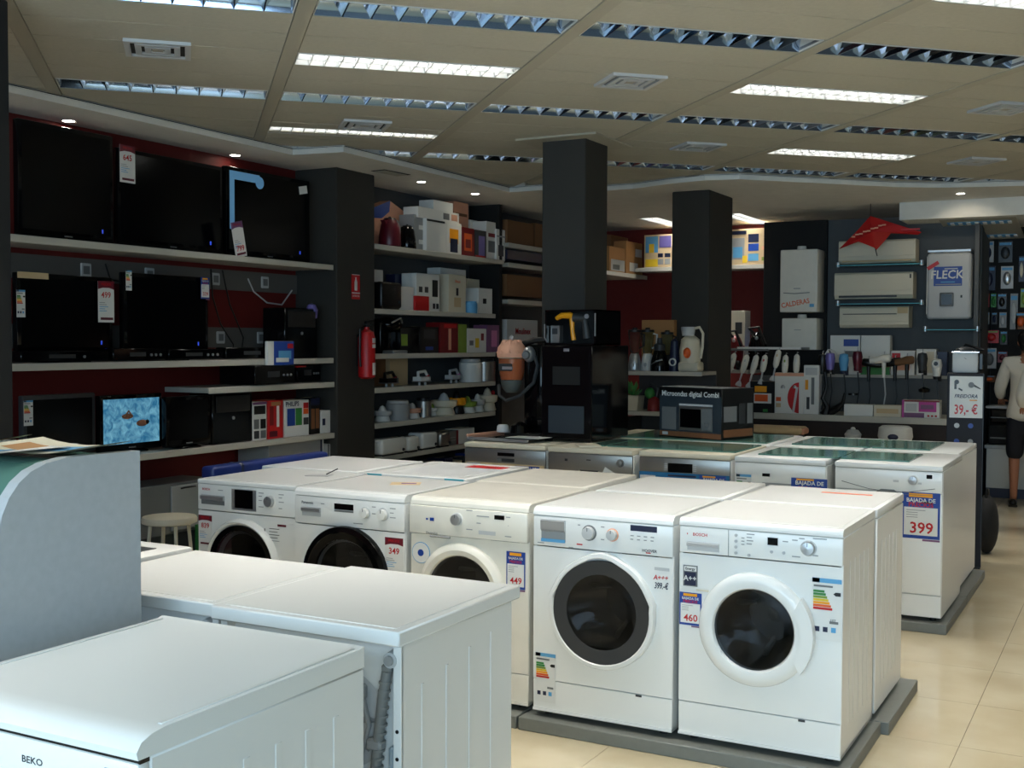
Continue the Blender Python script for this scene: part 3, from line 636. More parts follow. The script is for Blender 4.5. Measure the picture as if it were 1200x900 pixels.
# fifth shelf
Z5 = .882
def P5(a, b, t, X=-5.77): loc, w, h = pl(a, b, t, Z5, X); return (loc[0], loc[1], Z5), w, h
l, w, h = P5(438, 458, 475); juicer('white citrus juicer with a ribbed clear bowl, leftmost of its row', l, PI/2, h, 'white', 'lightgrey')
l, w, h = P5(457, 475, 469); can('grey steel canister beside the leftmost juicer', l, PI/2, w*.45, h, 'midgrey', 'lightgrey', name='canister')
l, w, h = P5(476, 490, 472); juicer('white juicer with a pink tinted dome', l, PI/2, h, 'white', 'salmon', 'lightgrey')
l, w, h = P5(491, 502, 466); can('steel blender jar with a black band', l, PI/2, w*.45, h, 'steel', 'black', name='blender_jar')
l, w, h = P5(503, 510, 473, -5.82); juicer('small white juicer with a green cone', l, PI/2, h, 'white', 'white', 'lime')
l, w, h = P5(511, 529, 460); juicer('tall white juicer jug with a side handle', l, PI/2, h, 'cream', 'cream', 'lightgrey', jug=True)
l, w, h = P5(529, 541, 457); juicer('black juicer with a yellow bowl', l, PI/2, h, 'black', 'yolk', 'black')
l, w, h = P5(541, 554, 464); juicer('white juicer with a lime green dome', l, PI/2, h, 'white', 'lime', 'lime')
l, w, h = P5(555, 564, 461); juicer('clear and white juicer near the shelf end', l, PI/2, h, 'white', 'lightgrey', 'white')
l, w, h = P5(565, 577, 454); juicer('cream juicer jug with a red knob at the shelf end', l, PI/2, h, 'cream', 'cream', 'cream', jug=True)
G().sph((.12,0,h*.75), .025, 'red', 10, 6).put('red_knob', bpy.data.objects[[o.name for o in bpy.data.objects if o.get('label') == 'cream juicer jug with a red knob at the shelf end'][0]])
# lowest shelf
Z6 = .60
l, w, h = pl(438, 468, 513, Z6, -5.70); toaster('wide white toaster, first on the lowest appliance shelf', l, PI/2, w*.96, h, 'white')
l, w, h = pl(469, 483, 511, Z6, -5.70); toaster('narrow white toaster with a black dial', l, PI/2, w*.9, h, 'white')
l, w, h = pl(485, 505, 506, Z6, -5.72); toaster('rounded white toaster with a dark base', l, PI/2, w*.9, h, 'enamel')
l, w, h = pl(507, 520, 506, Z6, -5.72); toaster('steel and black toaster', l, PI/2, w*.9, h, 'steel')
cx('grey box with a dark red edge on the lowest appliance shelf', 521, 537, 505, Z6, base='grey', prints=((.85,1,0,1,'darkred'), (.1,.8,.3,.35,'midgrey'), (.1,.8,.5,.55,'midgrey')))
cx('white carton at the end of the lowest appliance shelf', 538, 556, 502, Z6)
for i in range(9):
    y = 8.5+i*.17; c = ('navy','blue','cream','sky','grey','navy','cream','darkgrey','blue')[i]
    carton('%s small carton below the toaster shelf, %s' % (c.replace('sky','light blue'), ('at its left end','second from its left','third from its left','fourth from its left','in the middle','just right of the middle','third from its right','second from its right','at its right end')[i]),
           (-5.82, y, .30), PI/2, .14, .14+.02*(i % 3), .2, base=c, group='small cartons below the toaster shelf', prints=((.2,.5,.3,.7,'paper'),))
struct(G().box(-6.05, -5.68, 8.03, 10.1, 0, .30, 'wallgrey'), 'trim_8')

# ---- stock beyond the shelf end, along the same wall ----------------
for i, (z, lb) in enumerate(((2.57, 'high rear stock shelf'), (2.37, 'second rear stock shelf'), (2.0, 'third rear stock shelf'), (1.45, 'fourth rear stock shelf'))):
    shelf(lb+' beyond the dark panel', -6.05, XS, 10.36, 11.6, z, .04, 'rear stock shelves')
for i, (y0, y1, z, h, c, lb) in enumerate(((10.4,11.0,2.57,.24,'card_dark','dark cardboard box on the high rear shelf'), (11.02,11.6,2.57,.26,'card_dark','second dark cardboard box on the high rear shelf'),
      (10.4,11.5,2.41,.10,'navy','long blue box between the two highest rear shelves'), (10.4,11.2,2.04,.22,'card_dark','wide cardboard box on the third rear shelf'), (10.4,11.1,1.5,.3,'lightgrey','white carton with red lettering on the fourth rear shelf'))):
    carton(lb, (-5.85, (y0+y1)/2, z), PI/2, y1-y0-.02, h, .34, base=c, group='stock on the rear shelves', texts=((('Moulinex',.5,.6,.09,'red'),) if i == 4 else ()))
cx('brown cardboard box with a torn white wrap on the rear shelf', 714, 734, 290, 2.385, X=-5.40, d=.2, base='card', prints=((.1,.9,.05,.5,'lightgrey'), (.2,.6,.1,.3,'grey')), group='stock on the rear shelves')
cx('tall brown cardboard box with white labels on the rear shelf', 734, 753, 284, 2.385, X=-5.38, d=.2, base='card', prints=((.55,.95,.55,.8,'paper'), (.2,.7,.08,.35,'paper')), group='stock on the rear shelves')
cx('brown cardboard box lying at the back of the rear shelf', 716, 736, 277, 2.385, X=-5.58, d=.1, base='card_dark', group='stock on the rear shelves')
shelf('deep rear shelf with torn cardboard boxes, right of the mid shop column', -6.05, -5.36, 11.7, 13.38, 2.38, .04, 'rear stock shelves')
# poster shelf
shelf('shelf under the yellow picture cartons on the red back wall', -5.35, -3.55, 13.0, 13.4, 2.455, .04, 'rear stock shelves')
def pic(label, a, b, pt, prints, d=.25):
    cy(label, a, b, pt, 2.46, 13.02, d, base='beige', group='picture cartons above the red wall', prints=prints)
pic('yellow carton with a pool cleaner picture, left of the back column', 755, 787.5, 275, ((.05,.5,.45,.95,'sky'), (.18,.36,.45,.72,'yellow'), (.55,.98,.6,.95,'violet'), (.05,.5,.02,.25,'yellow'), (.5,.68,.3,.42,'navy'), (.75,.95,.3,.42,'navy'), (.5,.7,.08,.25,'midgrey'), (.75,.95,.08,.25,'midgrey')))
pic('yellow carton with many blue pictures, right of the back column', 857, 902, 268, ((.02,.35,.15,.75,'midgrey'), (.05,.3,.2,.5,'sky'), (.3,.42,.05,.25,'yellow'), (.45,.72,.62,.85,'navy'), (.45,.72,.38,.58,'blue'), (.45,.72,.1,.3,'sky'), (.8,.95,.1,.2,'lime'), (.8,.95,.4,.5,'salmon'), (.02,.4,.85,.95,'navy')))
# fire safety
t = thing('fire_extinguisher', 'red fire extinguisher hanging on the dark wide column', 'extinguisher', (-5.55, 7.79, 1.27), PI/2)
G().lathe([(.045,0), (.068,.015), (.07,.05), (.07,.33), (.055,.38), (.022,.40), (.022,.42), (0,.42)], (0,0,0), 'red', 24).put('cylinder', t)
G().box(-.018, .018, -.018, .018, .42, .45, 'darkgrey').prism([(-.02,.45), (.09,.47), (.09,.48), (-.02,.47)], 'y', -.01, .01, 'black').prism([(-.02,.445), (.08,.43), (.08,.44), (-.02,.455)], 'y', -.01, .01, 'black').put('valve', t)
G().tube([(-.02,0,.43), (-.09,0,.40), (-.095,0,.2), (-.085,0,.1)], .01, 'black', 8).put('hose', t)
g = G(); 
for z0, z1, c in ((.03,.13,'paper'), (.25,.28,'paper'), (.29,.33,'paper')):
    vs = []; n = 8
    for i in range(n+1):
        a = -PI/2-.25+1.15*i/n; vs += [(.0715*math.cos(a), .0715*math.sin(a), z0), (.0715*math.cos(a), .0715*math.sin(a), z1)]
    g.add(vs, [(2*i, 2*i+2, 2*i+3, 2*i+1) for i in range(n)], c)
g.put('instruction_label', t)
G().box(-.03, .03, .055, .08, .1, .36, 'black').put('wall_bracket', t)
g = G(); g.rect(-.055, .055, 0, .20, 0, 'red', .004); g.rect(-.05, .05, .195, .2, -.004, 'paper'); g.rect(-.055, .055, .045, .055, -.004, 'paper')
g.lathe([(0,0), (.0,0)], (0,0,0), 'paper', 3); g.rect(-.018, .018, .07, .14, -.004, 'paper'); g.prism([(-.018,.14), (.018,.14), (.008,.16), (.008,.178), (-.008,.178), (-.008,.16)], 'y', -.0052, -.004, 'paper')
g.text('EXTINTOR', .02, 0, .025, -.0045, 'paper')
solo(g, 'fire_sign', 'red and white extinguisher sign on the dark wide column', 'sign', (-5.628, 7.745, 1.915), PI/2)
# ================================================================== WASHING MACHINES
def hole_panel(g, x0, x1, z0, z1, y, cx, cz, r, mt, depth=.03, seg=48):
    # front sheet at y with a round opening
    vs, fs = [], []
    for k in range(seg):
        a = 2*PI*k/seg; c, s = math.cos(a), math.sin(a)
        t = min(((x1-cx)/c if c > 1e-6 else (x0-cx)/c if c < -1e-6 else 9), ((z1-cz)/s if s > 1e-6 else (z0-cz)/s if s < -1e-6 else 9))
        vs += [(cx+r*c, y, cz+r*s), (cx+t*c, y, cz+t*s)]
    n = len(vs)
    for k in range(seg):
        j = (k+1) % seg; fs.append((2*k, 2*k+1, 2*j+1, 2*j))
    for X, Z in ((x0,z0), (x1,z0), (x1,z1), (x0,z1)):
        a = math.atan2(Z-cz, X-cx) % (2*PI); k = int(a/(2*PI)*seg); vs.append((X, y, Z)); fs.append((2*k+1, len(vs)-1, 2*((k+1) % seg)+1))
    g.add(vs, fs, mt)
def body_shell(g, w, d, z0, z1, mt, hole=None, ribs=True, panelz=None):
    x0, x1 = -w/2, w/2
    g.box(x0, x0+.012, .012, d, z0, z1, mt, .004, 1).box(x1-.012, x1, .012, d, z0, z1, mt, .004, 1).box(x0, x1, d-.012, d, z0, z1, mt)
    g.box(x0, x1, .0, d, z0, z0+.01, mt)
    if ribs:
        for i, y in enumerate((.12,.2,.28,.36,.44)):
            if y < d-.05: g.box(x1, x1+.0018, y, y+.018, z0+.10, z1-.1, mt, .0009, 1)
def knob(t, x, z, y, r, cap='silver', rim='lightgrey', name='knob', h=.022):
    g = G(); g.ring([(r*1.12,0), (r*1.12,.004), (r*.95,.006), (r*.95,0)], (x,y,z), rim, 24)
    g.lathe([(r*.92,0), (r*.86,h), (0,h+.002)], (x,y,z), cap, 24, 'y'); g.rect(x-.0015, x+.0015, z+r*.3, z+r*.85, y-h-.001, 'grey', .001); return g.put(name, t)
TOPZ, BOT = .91, .078
def washer(label, xc, y, w, d, body='enamel', ph=.10, door=None, group='washing machines in the front row', lidmat=None, top_h=.03, kick=.13, zt=TOPZ, zb=BOT, rib=True, corner=.018, panel_out=0.0):
    t = thing('washing_machine', label, 'washing machine', (xc, y, 0), 0, group)
    pz = zt-top_h-ph
    g = G(); body_shell(g, w, d, zb, zt-top_h, body, ribs=rib)
    dr = door
    if dr: hole_panel(g, -w/2, w/2, zb+kick, pz, .004, dr['x'], dr['z'], dr['hole'], body)
    else: g.box(-w/2, w/2, .004, .012, zb+kick, pz, body)
    g.put('body', t)
    G().box(-w/2, w/2, .004, .02, zb, zb+kick-.003, body, .003, 1).box(w*.25, w*.25+.025, .002, .005, zb+kick-.012, zb+kick-.004, 'darkgrey').put('kick_plate', t)
    # worktop: rounded front edge, then the back part
    c = corner; pr = [(0+c,zt), (d,zt), (d,zt-top_h+.002), (0,zt-top_h+.002), (0,zt-c), (c*.12,zt-c*.55), (c*.45,zt-c*.15)]
    g = G(); g.prism(pr, 'x', -w/2, w/2, lidmat or 'enamel')
    g.box(-w/2+.02, w/2-.02, .05, d-.02, zt, zt+.0012, lidmat or 'enamel'); g.put('worktop', t)
    o = panel_out
    G().box(-w/2, w/2, -o, .02, pz+.003, zt-top_h, body, .006, 2).put('control_panel', t)
    for s in (-1, 1):
        for q in (.05, d-.05): G().cyl((s*(w/2-.05), q, .058), (s*(w/2-.05), q, zb+.004), .018, .018, 'black', 10).put('foot', t)
    if dr:
        x, z, R, r = dr['x'], dr['z'], dr['R'], dr['r']; seg = 56
        g = G()
        g.ring([(R,.0), (R,.012), (R*.97,.022), ((R+r)/2,.032), (r+.006,.026), (r,.014), (r,0)] if not dr.get('flat') else [(R,0), (R,.022), (R*.985,.028), (r+.004,.03), (r,.026), (r,0)], (x,.004,z), dr['ring'], seg, dr.get('oct', 0))
        rg = g.put('door_ring', t)
        if dr.get('inner'):
            G().ring([(r,.026), (dr['inner'],.020), (dr['inner'],.006), (r,.004)], (x,.004,z), dr['imat'], seg).put('door_frame', t, 'dark inner door frame')
            r = dr['inner']
        G().lathe([(r*.999,.016), (r*.9,.010), (r*.72,-.03), (r*.45,-.055), (0,-.062)], (x,.004,z), 'smoked', 40, 'y').put('door_glass', t)
        h = dr['hole']; g = G(); g.ring([(h,0), (h,-.10), (h*1.12,-.12), (h*1.12,-.38), (h*1.1,-.38), (h*1.1,-.12), (h*.97,-.10), (h*.97,0)], (x,.004,z), 'darkgrey', 32)
        g.put('door_seal', t)
        g = G(); g.lathe([(h*1.1,-.38), (h*.4,-.385), (h*.12,-.36), (0,-.36)], (x,.004,z), 'steel', 28, 'y')
        for k in range(3):
            a = 2*PI*k/3+.5; g.T = Matrix.Translation((x+h*1.02*math.cos(a), .25, z+h*1.02*math.sin(a))) @ Matrix.Rotation(-a, 4, 'Y'); g.box(-.03, .02, -.1, .1, -.015, .015, 'steel', .008, 1); g.T = None
        g.put('drum', t)
    return t
Y1, D1 = 4.20, .565
def buttons(t, pts, r=.006, mt='silver', name='button'):
    for x, z in pts: G().cyl((x,.002,z), (x,-.004,z), r, r, mt, 10).put(name, t)
def marks(t, L, name='panel_print'):
    g = G()
    for x, z, w in L: g.rect(x, x+w, z-.002, z+.002, -.0005, 'midgrey', .0006)
    g.put(name, t)
def drawer(t, x0, x1, z0, z1, mt='midgrey', y=0, lip=True):
    g = G(); g.box(x0, x1, y-.002, y+.001, z0, z1, mt)
    if lip: g.prism([(y-.002,z1), (y-.012,z1-.004), (y-.012,z1-(z1-z0)*.45), (y-.002,z1-(z1-z0)*.55)], 'x', x0, x1, 'silver')
    return g.put('detergent_drawer', t, 'recessed drawer handle')
# --- W5, right end, silver knob and handle
w5 = washer('rightmost front washing machine with the 460 price sticker and small display', -1.232, Y1, .615, D1, door=dict(x=-.012, z=.515, R=.212, r=.150, hole=.155, ring='enamel'), ph=.105)
PZ = .83
drawer(w5, -.275, -.15, .79, .822, 'lightgrey')
G().rect(-.115, -.1135, .778, .878, -.0005, 'grey').rect(-.277, -.274, .848, .854, 0, 'red').text('BOSCH', .016, -.225, .85, -.001, 'red', 1.1).put('brand_lettering', w5)
G().rect(.035, .072, .835, .862, -.0015, 'screen').rect(.033, .074, .833, .864, 0, 'lightgrey').put('display', w5)
buttons(w5, [(-.085+0, .86-.022*i) for i in range(4)]+[(-.035,.79), (.05,.81), (.095,.81)], .006)
marks(w5, [(-.065,.852,.012), (-.065,.84,.012), (-.065,.828,.012), (-.045,.868,.03), (-.045,.856,.02), (-.045,.844,.025), (-.045,.832,.02), (.09,.852,.02), (.125,.86,.02), (.15,.868,.02), (.20,.872,.05), (.125,.80,.03), (.20,.81,.02)])
knob(w5, .185, .835, 0, .026, 'silver')
t = G(); hp = []; 
for i in range(15):
    a = math.radians(-38+76*i/14); hp.append((-.012+.226*math.cos(a), .515+.226*math.sin(a)))
for i in range(14, -1, -1):
    a = math.radians(-30+60*i/14); hp.append((-.012+.180*math.cos(a), .515+.180*math.sin(a)))
t.prism(hp, 'y', -.040, .0, 'enamel').put('door_handle', w5, 'white curved handle on the right of the door')
g = G(); g.rect(-.292, -.235, .65, .73, .003, 'grey', .001); g.rect(-.288, -.239, .708, .726, .002, 'paper', .001); g.text('Energy', .014, -.2635, .717, 0, 'black'); g.rect(-.286, -.241, .654, .704, .002, 'navy', .001); g.text('A++', .028, -.2635, .68, 0, 'paper'); g.rect(-.24, -.19, .635, .642, .003, 'cream', .001); g.rect(-.298, -.19, .632, .648, .0035, 'paper', .001); g.put('energy_class_sticker', w5)
g = G(); price_blue(g, -.262, .563, .088, .125, .003, '460'); g.put('price_sticker', w5, 'price sticker reading 460')
g = G(); energy(g, .252, .618, .105, .225, .003); g.text('107', .014, .275, .58, 0, 'grey'); g.put('energy_label', w5)
# --- W4, grey framed large door
w4 = washer('front washing machine with the large dark grey octagonal door', -1.862, Y1-.01, .600, D1, body='enamel', ph=.125, door=dict(x=.008, z=.513, R=.226, r=.205, hole=.165, ring='enamel', flat=True, oct=.045, inner=.150, imat='darkgrey'), corner=.03, top_h=.035)
drawer(w4, -.262, -.155, .775, .862, 'midgrey')
G().rect(-.262, -.155, .772, .785, -.004, 'sky').put('drawer_grip', w4)
knob(w4, -.05, .822, 0, .028, 'lightgrey', 'grey'); knob(w4, .05, .822, 0, .023, 'lightgrey', 'salmon')
G().rect(.125, .235, .845, .868, 0, 'navy').put('display', w4); marks(w4, [(.125+.028*i, .826, .014) for i in range(4)]+[(.125+.028*i, .812, .012) for i in range(4)]+[(-.28,.765,.03), (-.1,.85,.01), (0,.85,.015), (0,.80,.015), (-.14,.757,.02), (.03,.752,.06)])
g = G(); g.text('HOOVER', .015, .205, .772, -.001, 'darkgrey'); g.rect(.19, .21, .762, .766, 0, 'red'); g.rect(-.105, -.08, .77, .775, 0, 'red'); g.put('brand_lettering', w4)
g = G(); g.text('A+++', .026, .252, .672, .002, 'red', .95, 0, .15); g.text('399.-€', .034, .254, .640, .002, 'navy', .62, 0, .1); g.rect(.225, .285, .70, .712, .003, 'lightgrey'); g.put('price_lettering', w4, 'red and blue stuck lettering reading A+++ 399.-€')
g = G(); energy(g, -.243, .215, .09, .20, .003); g.put('energy_label', w4)
# --- W3, cream ring door
w3 = washer('front washing machine with the 449 price sticker and the round blue sticker', -2.482, Y1+.01, .575, .60, body='enamel_warm', lidmat='enamel_warm', ph=.125, door=dict(x=-.03, z=.515, R=.212, r=.158, hole=.158, ring='enamel_warm'), corner=.03, top_h=.035, panel_out=.012)
g = G(); g.text('Electrolux', .014, -.17, .76, -.014, 'grey'); g.rect(-.18, -.16, .812, .826, -.013, 'blue'); g.rect(-.20, -.19, .815, .823, -.013, 'blue'); g.put('brand_lettering', w3)
knob(w3, -.045, .828, -.012, .026, 'silver', 'white'); G().rect(.135, .182, .842, .86, -.013, 'screen').put('display', w3); G().rect(.06, .14, .774, .79, -.013, 'lightgrey').put('button_row', w3)
g = G()
for x, z, ww in ((.05,.85,.06), (.05,.82,.02), (.19,.855,.02), (.20,.82,.002), (.0,.87,.03), (.0,.79,.03), (.185,.775,.03)): g.rect(x, x+ww, z-.002, z+.002, -.013, 'midgrey', .0006)
g.put('panel_print', w3); G().prism([(-.01,.752), (-.02,.748), (-.01,.742)], 'x', -.18, -.08, 'midgrey').put('drawer_grip', w3)
g = G(); g.lathe([(0,.002), (.046,.002), (.046,0)], (-.235,.003,.668), 'sky', 28, 'y'); g.lathe([(0,.0032), (.043,.0032), (.043,0)], (-.235,.003,.668), 'paper', 28, 'y'); g.lathe([(0,.0045), (.015,.0045), (.015,0)], (-.235,.003,.668), 'blue', 20, 'y'); g.put('round_sticker', w3, 'round white sticker with a blue centre')
g = G(); price_blue(g, .228, .635, .088, .155, .003, '449'); g.put('price_sticker', w3, 'price sticker reading 449')
# --- W2, black door
w2 = washer('front washing machine with the black rimmed door and the 349 price sticker', -3.095, Y1, .60, D1, ph=.13, door=dict(x=-.01, z=.525, R=.23, r=.20, hole=.16, ring='gloss_black', inner=.17, imat='gloss_black', flat=True), corner=.03, top_h=.035)
drawer(w2, -.255, -.15, .785, .825, 'lightgrey')
g = G(); g.text('Panasonic', .017, -.225, .845, -.001, 'darkgrey'); g.put('brand_lettering', w2)
G().rect(-.075, .03, .825, .852, 0, 'screen').rect(-.075, .03, .815, .823, 0, 'grey').put('display', w2); knob(w2, .095, .82, 0, .024, 'white', 'lightgrey'); knob(w2, .19, .82, 0, .026, 'white', 'lightgrey')
marks(w2, [(.03,.77,.05), (.13,.85,.02), (.225,.85,.03), (.225,.83,.02), (.225,.81,.03), (.13,.82,.02), (-.15,.845,.02)])
g = G(); price_white(g, .245, .635, .095, .175, .003, '349'); g.put('price_sticker', w2, 'price sticker reading 349')
w1 = washer('leftmost front washing machine with the 839 price sticker and silver framed display', -3.712, Y1+.03, .60, D1, ph=.13, door=dict(x=-.02, z=.515, R=.22, r=.19, hole=.15, ring='enamel', inner=.165, imat='gloss_black'), corner=.012, top_h=.022)
drawer(w1, -.275, -.13, .79, .835, 'grey')
g = G(); g.text('BOSCH', .015, -.245, .862, -.001, 'red'); g.put('brand_lettering', w1)
G().rect(-.085, .065, .775, .875, 0, 'silver').rect(-.065, .045, .785, .872, -.0014, 'screen').put('display', w1); knob(w1, .15, .83, 0, .028, 'silver', 'white')
marks(w1, [(.08,.865,.03), (.08,.85,.02), (.08,.83,.02), (.08,.80,.03), (.2,.865,.03), (.2,.85,.02), (.2,.83,.03), (.2,.80,.02), (-.17,.862,.03)])
g = G(); price_white(g, -.255, .66, .085, .15, .003, '839'); g.put('price_sticker', w1, 'price sticker reading 839')
g = G(); g.tube([(.115,.001,.70), (.115,.001,.64)], .003, 'grey', 6).sph((.115,.001,.632), (.008,.001,.008), 'grey', 8, 5)
for i in range(5): g.rect(.14, .20-.01*(i % 2), .70-.014*i, .703-.014*i, .003, 'darkgrey' if i < 4 else 'midgrey', .0006)
g.rect(.19, .24, .715, .725, .003, 'maroon'); g.put('feature_sticker', w1)
# --- second row behind
def backunit(label, xc, y, w, d, zt=TOPZ, lid='enamel', extra=None, cat='washing machine', name='washing_machine'):
    t = thing(name, label, cat, (xc, y, 0), 0, 'washing machines in the second row')
    g = G(); g.box(-w/2, w/2, 0, d, BOT, zt-.04, 'enamel', .004, 1)
    for q in (.1,.18,.26,.34,.42): g.box(w/2, w/2+.0018, q, q+.018, BOT+.1, zt-.14, 'enamel', .0009, 1)
    g.put('body', t)
    g = G(); g.box(-w/2-.002, w/2+.002, -.003, d+.003, zt-.037, zt, lid, .006, 2).box(-w/2+.02, w/2-.02, .02, d-.02, zt, zt+.0012, lid); g.put('worktop', t)
    G().box(-w/2+.01, w/2-.01, -.004, 0, zt-.15, zt-.045, 'lightgrey').put('control_panel', t)
    for s in (-1, 1):
        for q in (.05, d-.05): G().cyl((s*(w/2-.05), q, .058), (s*(w/2-.05), q, BOT+.004), .018, .018, 'black', 10).put('foot', t)
    if extra: extra(t)
    return t
backunit('white washing machine behind the right end one, with orange print on its top', -1.225, 4.80, .605, .575, extra=lambda t: G().box(-.02, .20, .40, .43, TOPZ+.0012, TOPZ+.002, 'orange').put('top_print', t, 'orange printed strip'))
backunit('white washing machine behind the one with the octagonal door', -1.86, 4.80, .60, .62)
backunit('cream white washing machine behind the 449 one', -2.52, 4.835, .575, .62, lid='enamel_warm')
backunit('white washing machine with cyan tape and a red printed leaflet on top', -3.165, 4.84, .60, .66, extra=lambda t: (G().box(-.19, .24, .08, .58, TOPZ+.0012, TOPZ+.002, 'lightgrey').box(.02, .24, .46, .56, TOPZ+.002, TOPZ+.003, 'red').put('top_leaflet', t, 'pale leaflet sheet with red print'), G().box(-.28, -.19, -.0045, .0, TOPZ-.037, TOPZ-.001, 'tape').box(.18, .29, -.0045, .0, TOPZ-.037, TOPZ-.001, 'tape').put('tape', t, 'cyan tape')))
backunit('white washing machine behind the leftmost two, beside the blue wrapped pack', -3.82, 4.84, .62, .62)
solo(G().box(-.07, .07, -.05, .05, 0, .0015, 'beige').box(-.02, .05, -.02, .02, .0015, .002, 'purple'), 'leaflet', 'small printed leaflet on top of the machine with the black door', 'leaflet', (-3.02, 4.55, TOPZ+.0013), .5)
solo(G().box(-.06, .06, -.04, .04, 0, .0015, 'midgrey').tube([(.03,.02,.004), (.08,.05,.03)], .003, 'darkgrey', 5), 'leaflet', 'small grey leaflet on top of the leftmost front machine', 'leaflet', (-3.58, 4.62, TOPZ+.0013), .3)
# plinths
for i, (x0, x1) in enumerate(((-4.06,-3.42), (-3.41,-2.80), (-2.79,-2.215), (-2.205,-.865))):
    for j, (y0, y1) in enumerate(((4.145,4.79), (4.80,5.48))):
        x1b = x1-(.03 if (j == 0 and i == 3) else 0)
        solo(G().box(x0, x1b, y0, y1, 0, .052, 'plinth', .003, 1), 'display_plinth', 'grey plinth slab under the %s, %s row' % (('leftmost machines','black door machine','449 machine','right end machines')[i], ('front','second')[j]), 'plinth', group='grey display plinths')
# ---- dishwashers
Y3 = 6.66
def dishwasher(label, x0, x1, y, d, front='steel', side='enamel', lid='cream', zt=.91, extra=None, group='dishwashers in the rear block', kick=True):
    xc, w = (x0+x1)/2, x1-x0
    t = thing('dishwasher', label, 'dishwasher', (xc, y, 0), 0, group)
    G().box(-w/2, w/2, .012, d, .075, zt-.032, side, .003, 1).put('body', t)
    G().box(-w/2+.002, w/2-.002, -.005, .012, .20, zt-.155, front, .006, 2).put('door', t)
    G().box(-w/2+.002, w/2-.002, -.008, .012, zt-.152, zt-.034, front, .006, 2).put('control_panel', t)
    G().box(-w/2, w/2, -.012, d, zt-.032, zt, lid, .008, 2).put('worktop', t)
    G().box(-w/2+.002, w/2-.002, .0, .012, .078, .196, side if front == 'enamel' else 'darkgrey').put('kick_plate', t)
    for s in (-1, 1): G().cyl((s*(w/2-.05), .06, .052), (s*(w/2-.05), .06, .08), .018, .018, 'black', 10).put('foot', t)
    if extra: extra(t, w)
    return t
def d1(t, w):
    G().rect(-.05, .075, .83, .852, -.0085, 'screen').put('display', t); G().rect(-.05, .075, .792, .814, -.0085, 'darkgrey').rect(-.05, -.02, .792, .814, -.0095, 'grey').put('handle_recess', t)
    G().rect(-w/2+.01, w/2-.01, .72, .782, -.0095, 'beige').rect(-w/2+.02, -w/2+.12, .72, .778, -.0107, 'lightgrey').rect(.08, .26, .68, .772, -.0107, 'blue').text('BAJADA DE', .022, .18, .757, -.0125, 'white').put('door_stickers', t)
    g = G(); g.rect(.12, .14, .832, .842, -.0085, 'midgrey').rect(.16, .18, .832, .842, -.0085, 'midgrey').put('buttons', t)
dishwasher('stainless dishwasher at the left end with two dark windows in its panel', -3.95, -3.345, Y3, .74, extra=d1)
def d2(t, w):
    g = G(); pr = [(-.07+.14*i/12, .775-.035*math.sin(PI*i/12)) for i in range(13)]; g.prism(pr, 'y', -.0095, -.007, 'darkgrey'); g.tube([(a, -.012, b) for a, b in pr], .004, 'chrome', 6); g.put('door_handle', t, 'chrome edged curved grip')
    knob(t, .21, .83, -.008, .022, 'steel', 'grey'); G().rect(-.17, -.15, .825, .84, -.0085, 'darkgrey').rect(-.02, .01, .835, .842, -.0085, 'darkgrey').put('buttons', t)
    g = G(); g.T = Matrix.Translation((.13, -.010, .745)) @ Matrix.Rotation(.5, 4, 'Y'); g.rect(-.045, .045, -.04, .04, 0, 'paper'); g.text('349', .035, 0, 0, -.002, 'magenta'); g.T = None; g.rect(-.28, -.18, .70, .745, -.0055, 'lightgrey'); g.put('price_sticker', t, 'tilted white sticker with pink print')
dishwasher('stainless dishwasher with a chrome curved grip and tilted pink printed sticker', -3.315, -2.735, Y3-.03, .75, extra=d2)
def d3(t, w):
    G().rect(-.10, .055, .79, .845, -.0085, 'screen').put('display', t)
    g = G(); [g.rect(x, x+.02, z, z+.006, -.0085, 'lightgrey') for x in (-.125,.06) for z in (.80,.812,.824,.836)]; g.put('buttons', t)
    g = G(); g.rect(-w/2+.004, w/2-.004, .62, .787, -.0095, 'filmblue'); g.rect(-.10, .08, .765, .776, -.0107, 'navy'); g.rect(-.28, -.18, .72, .765, -.0107, 'paper'); g.put('protective_film', t, 'blue protective film')
    g = G(); g.rect(.10, .265, .62, .782, -.0115, 'blue'); g.rect(.12, .2, .770, .780, -.0127, 'yolk'); g.text('BAJADA DE', .026, .19, .757, -.0127, 'white'); g.text('PRECIOS', .028, .19, .728, -.0127, 'red'); g.put('price_sticker', t)
dishwasher('steel dishwasher with blue protective film on its door', -2.705, -2.125, Y3, .75, extra=d3)
def d4(t, w):
    g = G(); g.prism([(-.10,.765), (.08,.765), (.055,.73), (-.075,.73)], 'y', -.0095, -.007, 'midgrey'); g.prism([(-.09,.73), (.07,.73), (.05,.70), (-.07,.70)], 'y', -.0105, -.007, 'enamel'); g.put('door_grip', t)
    G().rect(-.10, -.055, .80, .818, -.0085, 'screen').put('display', t)
    g = G(); g.rect(.07, .275, .65, .803, -.0095, 'blue'); g.rect(.10, .2, .790, .800, -.0105, 'yolk'); g.text('BAJADA DE', .032, .175, .775, -.0107, 'white'); g.text('PRECIOS', .034, .175, .742, -.0107, 'red'); g.rect(.08, .265, .65, .715, -.0095, 'paper'); g.put('price_sticker', t)
    g = G(); energy(g, -.21, .705, .09, .2, -.0095); g.put('energy_label', t)
dishwasher('white dishwasher with rounded worktop and blue price sticker cut off by the washers', -2.095, -1.56, Y3-.02, .75, 'enamel', lid='enamel', extra=d4)
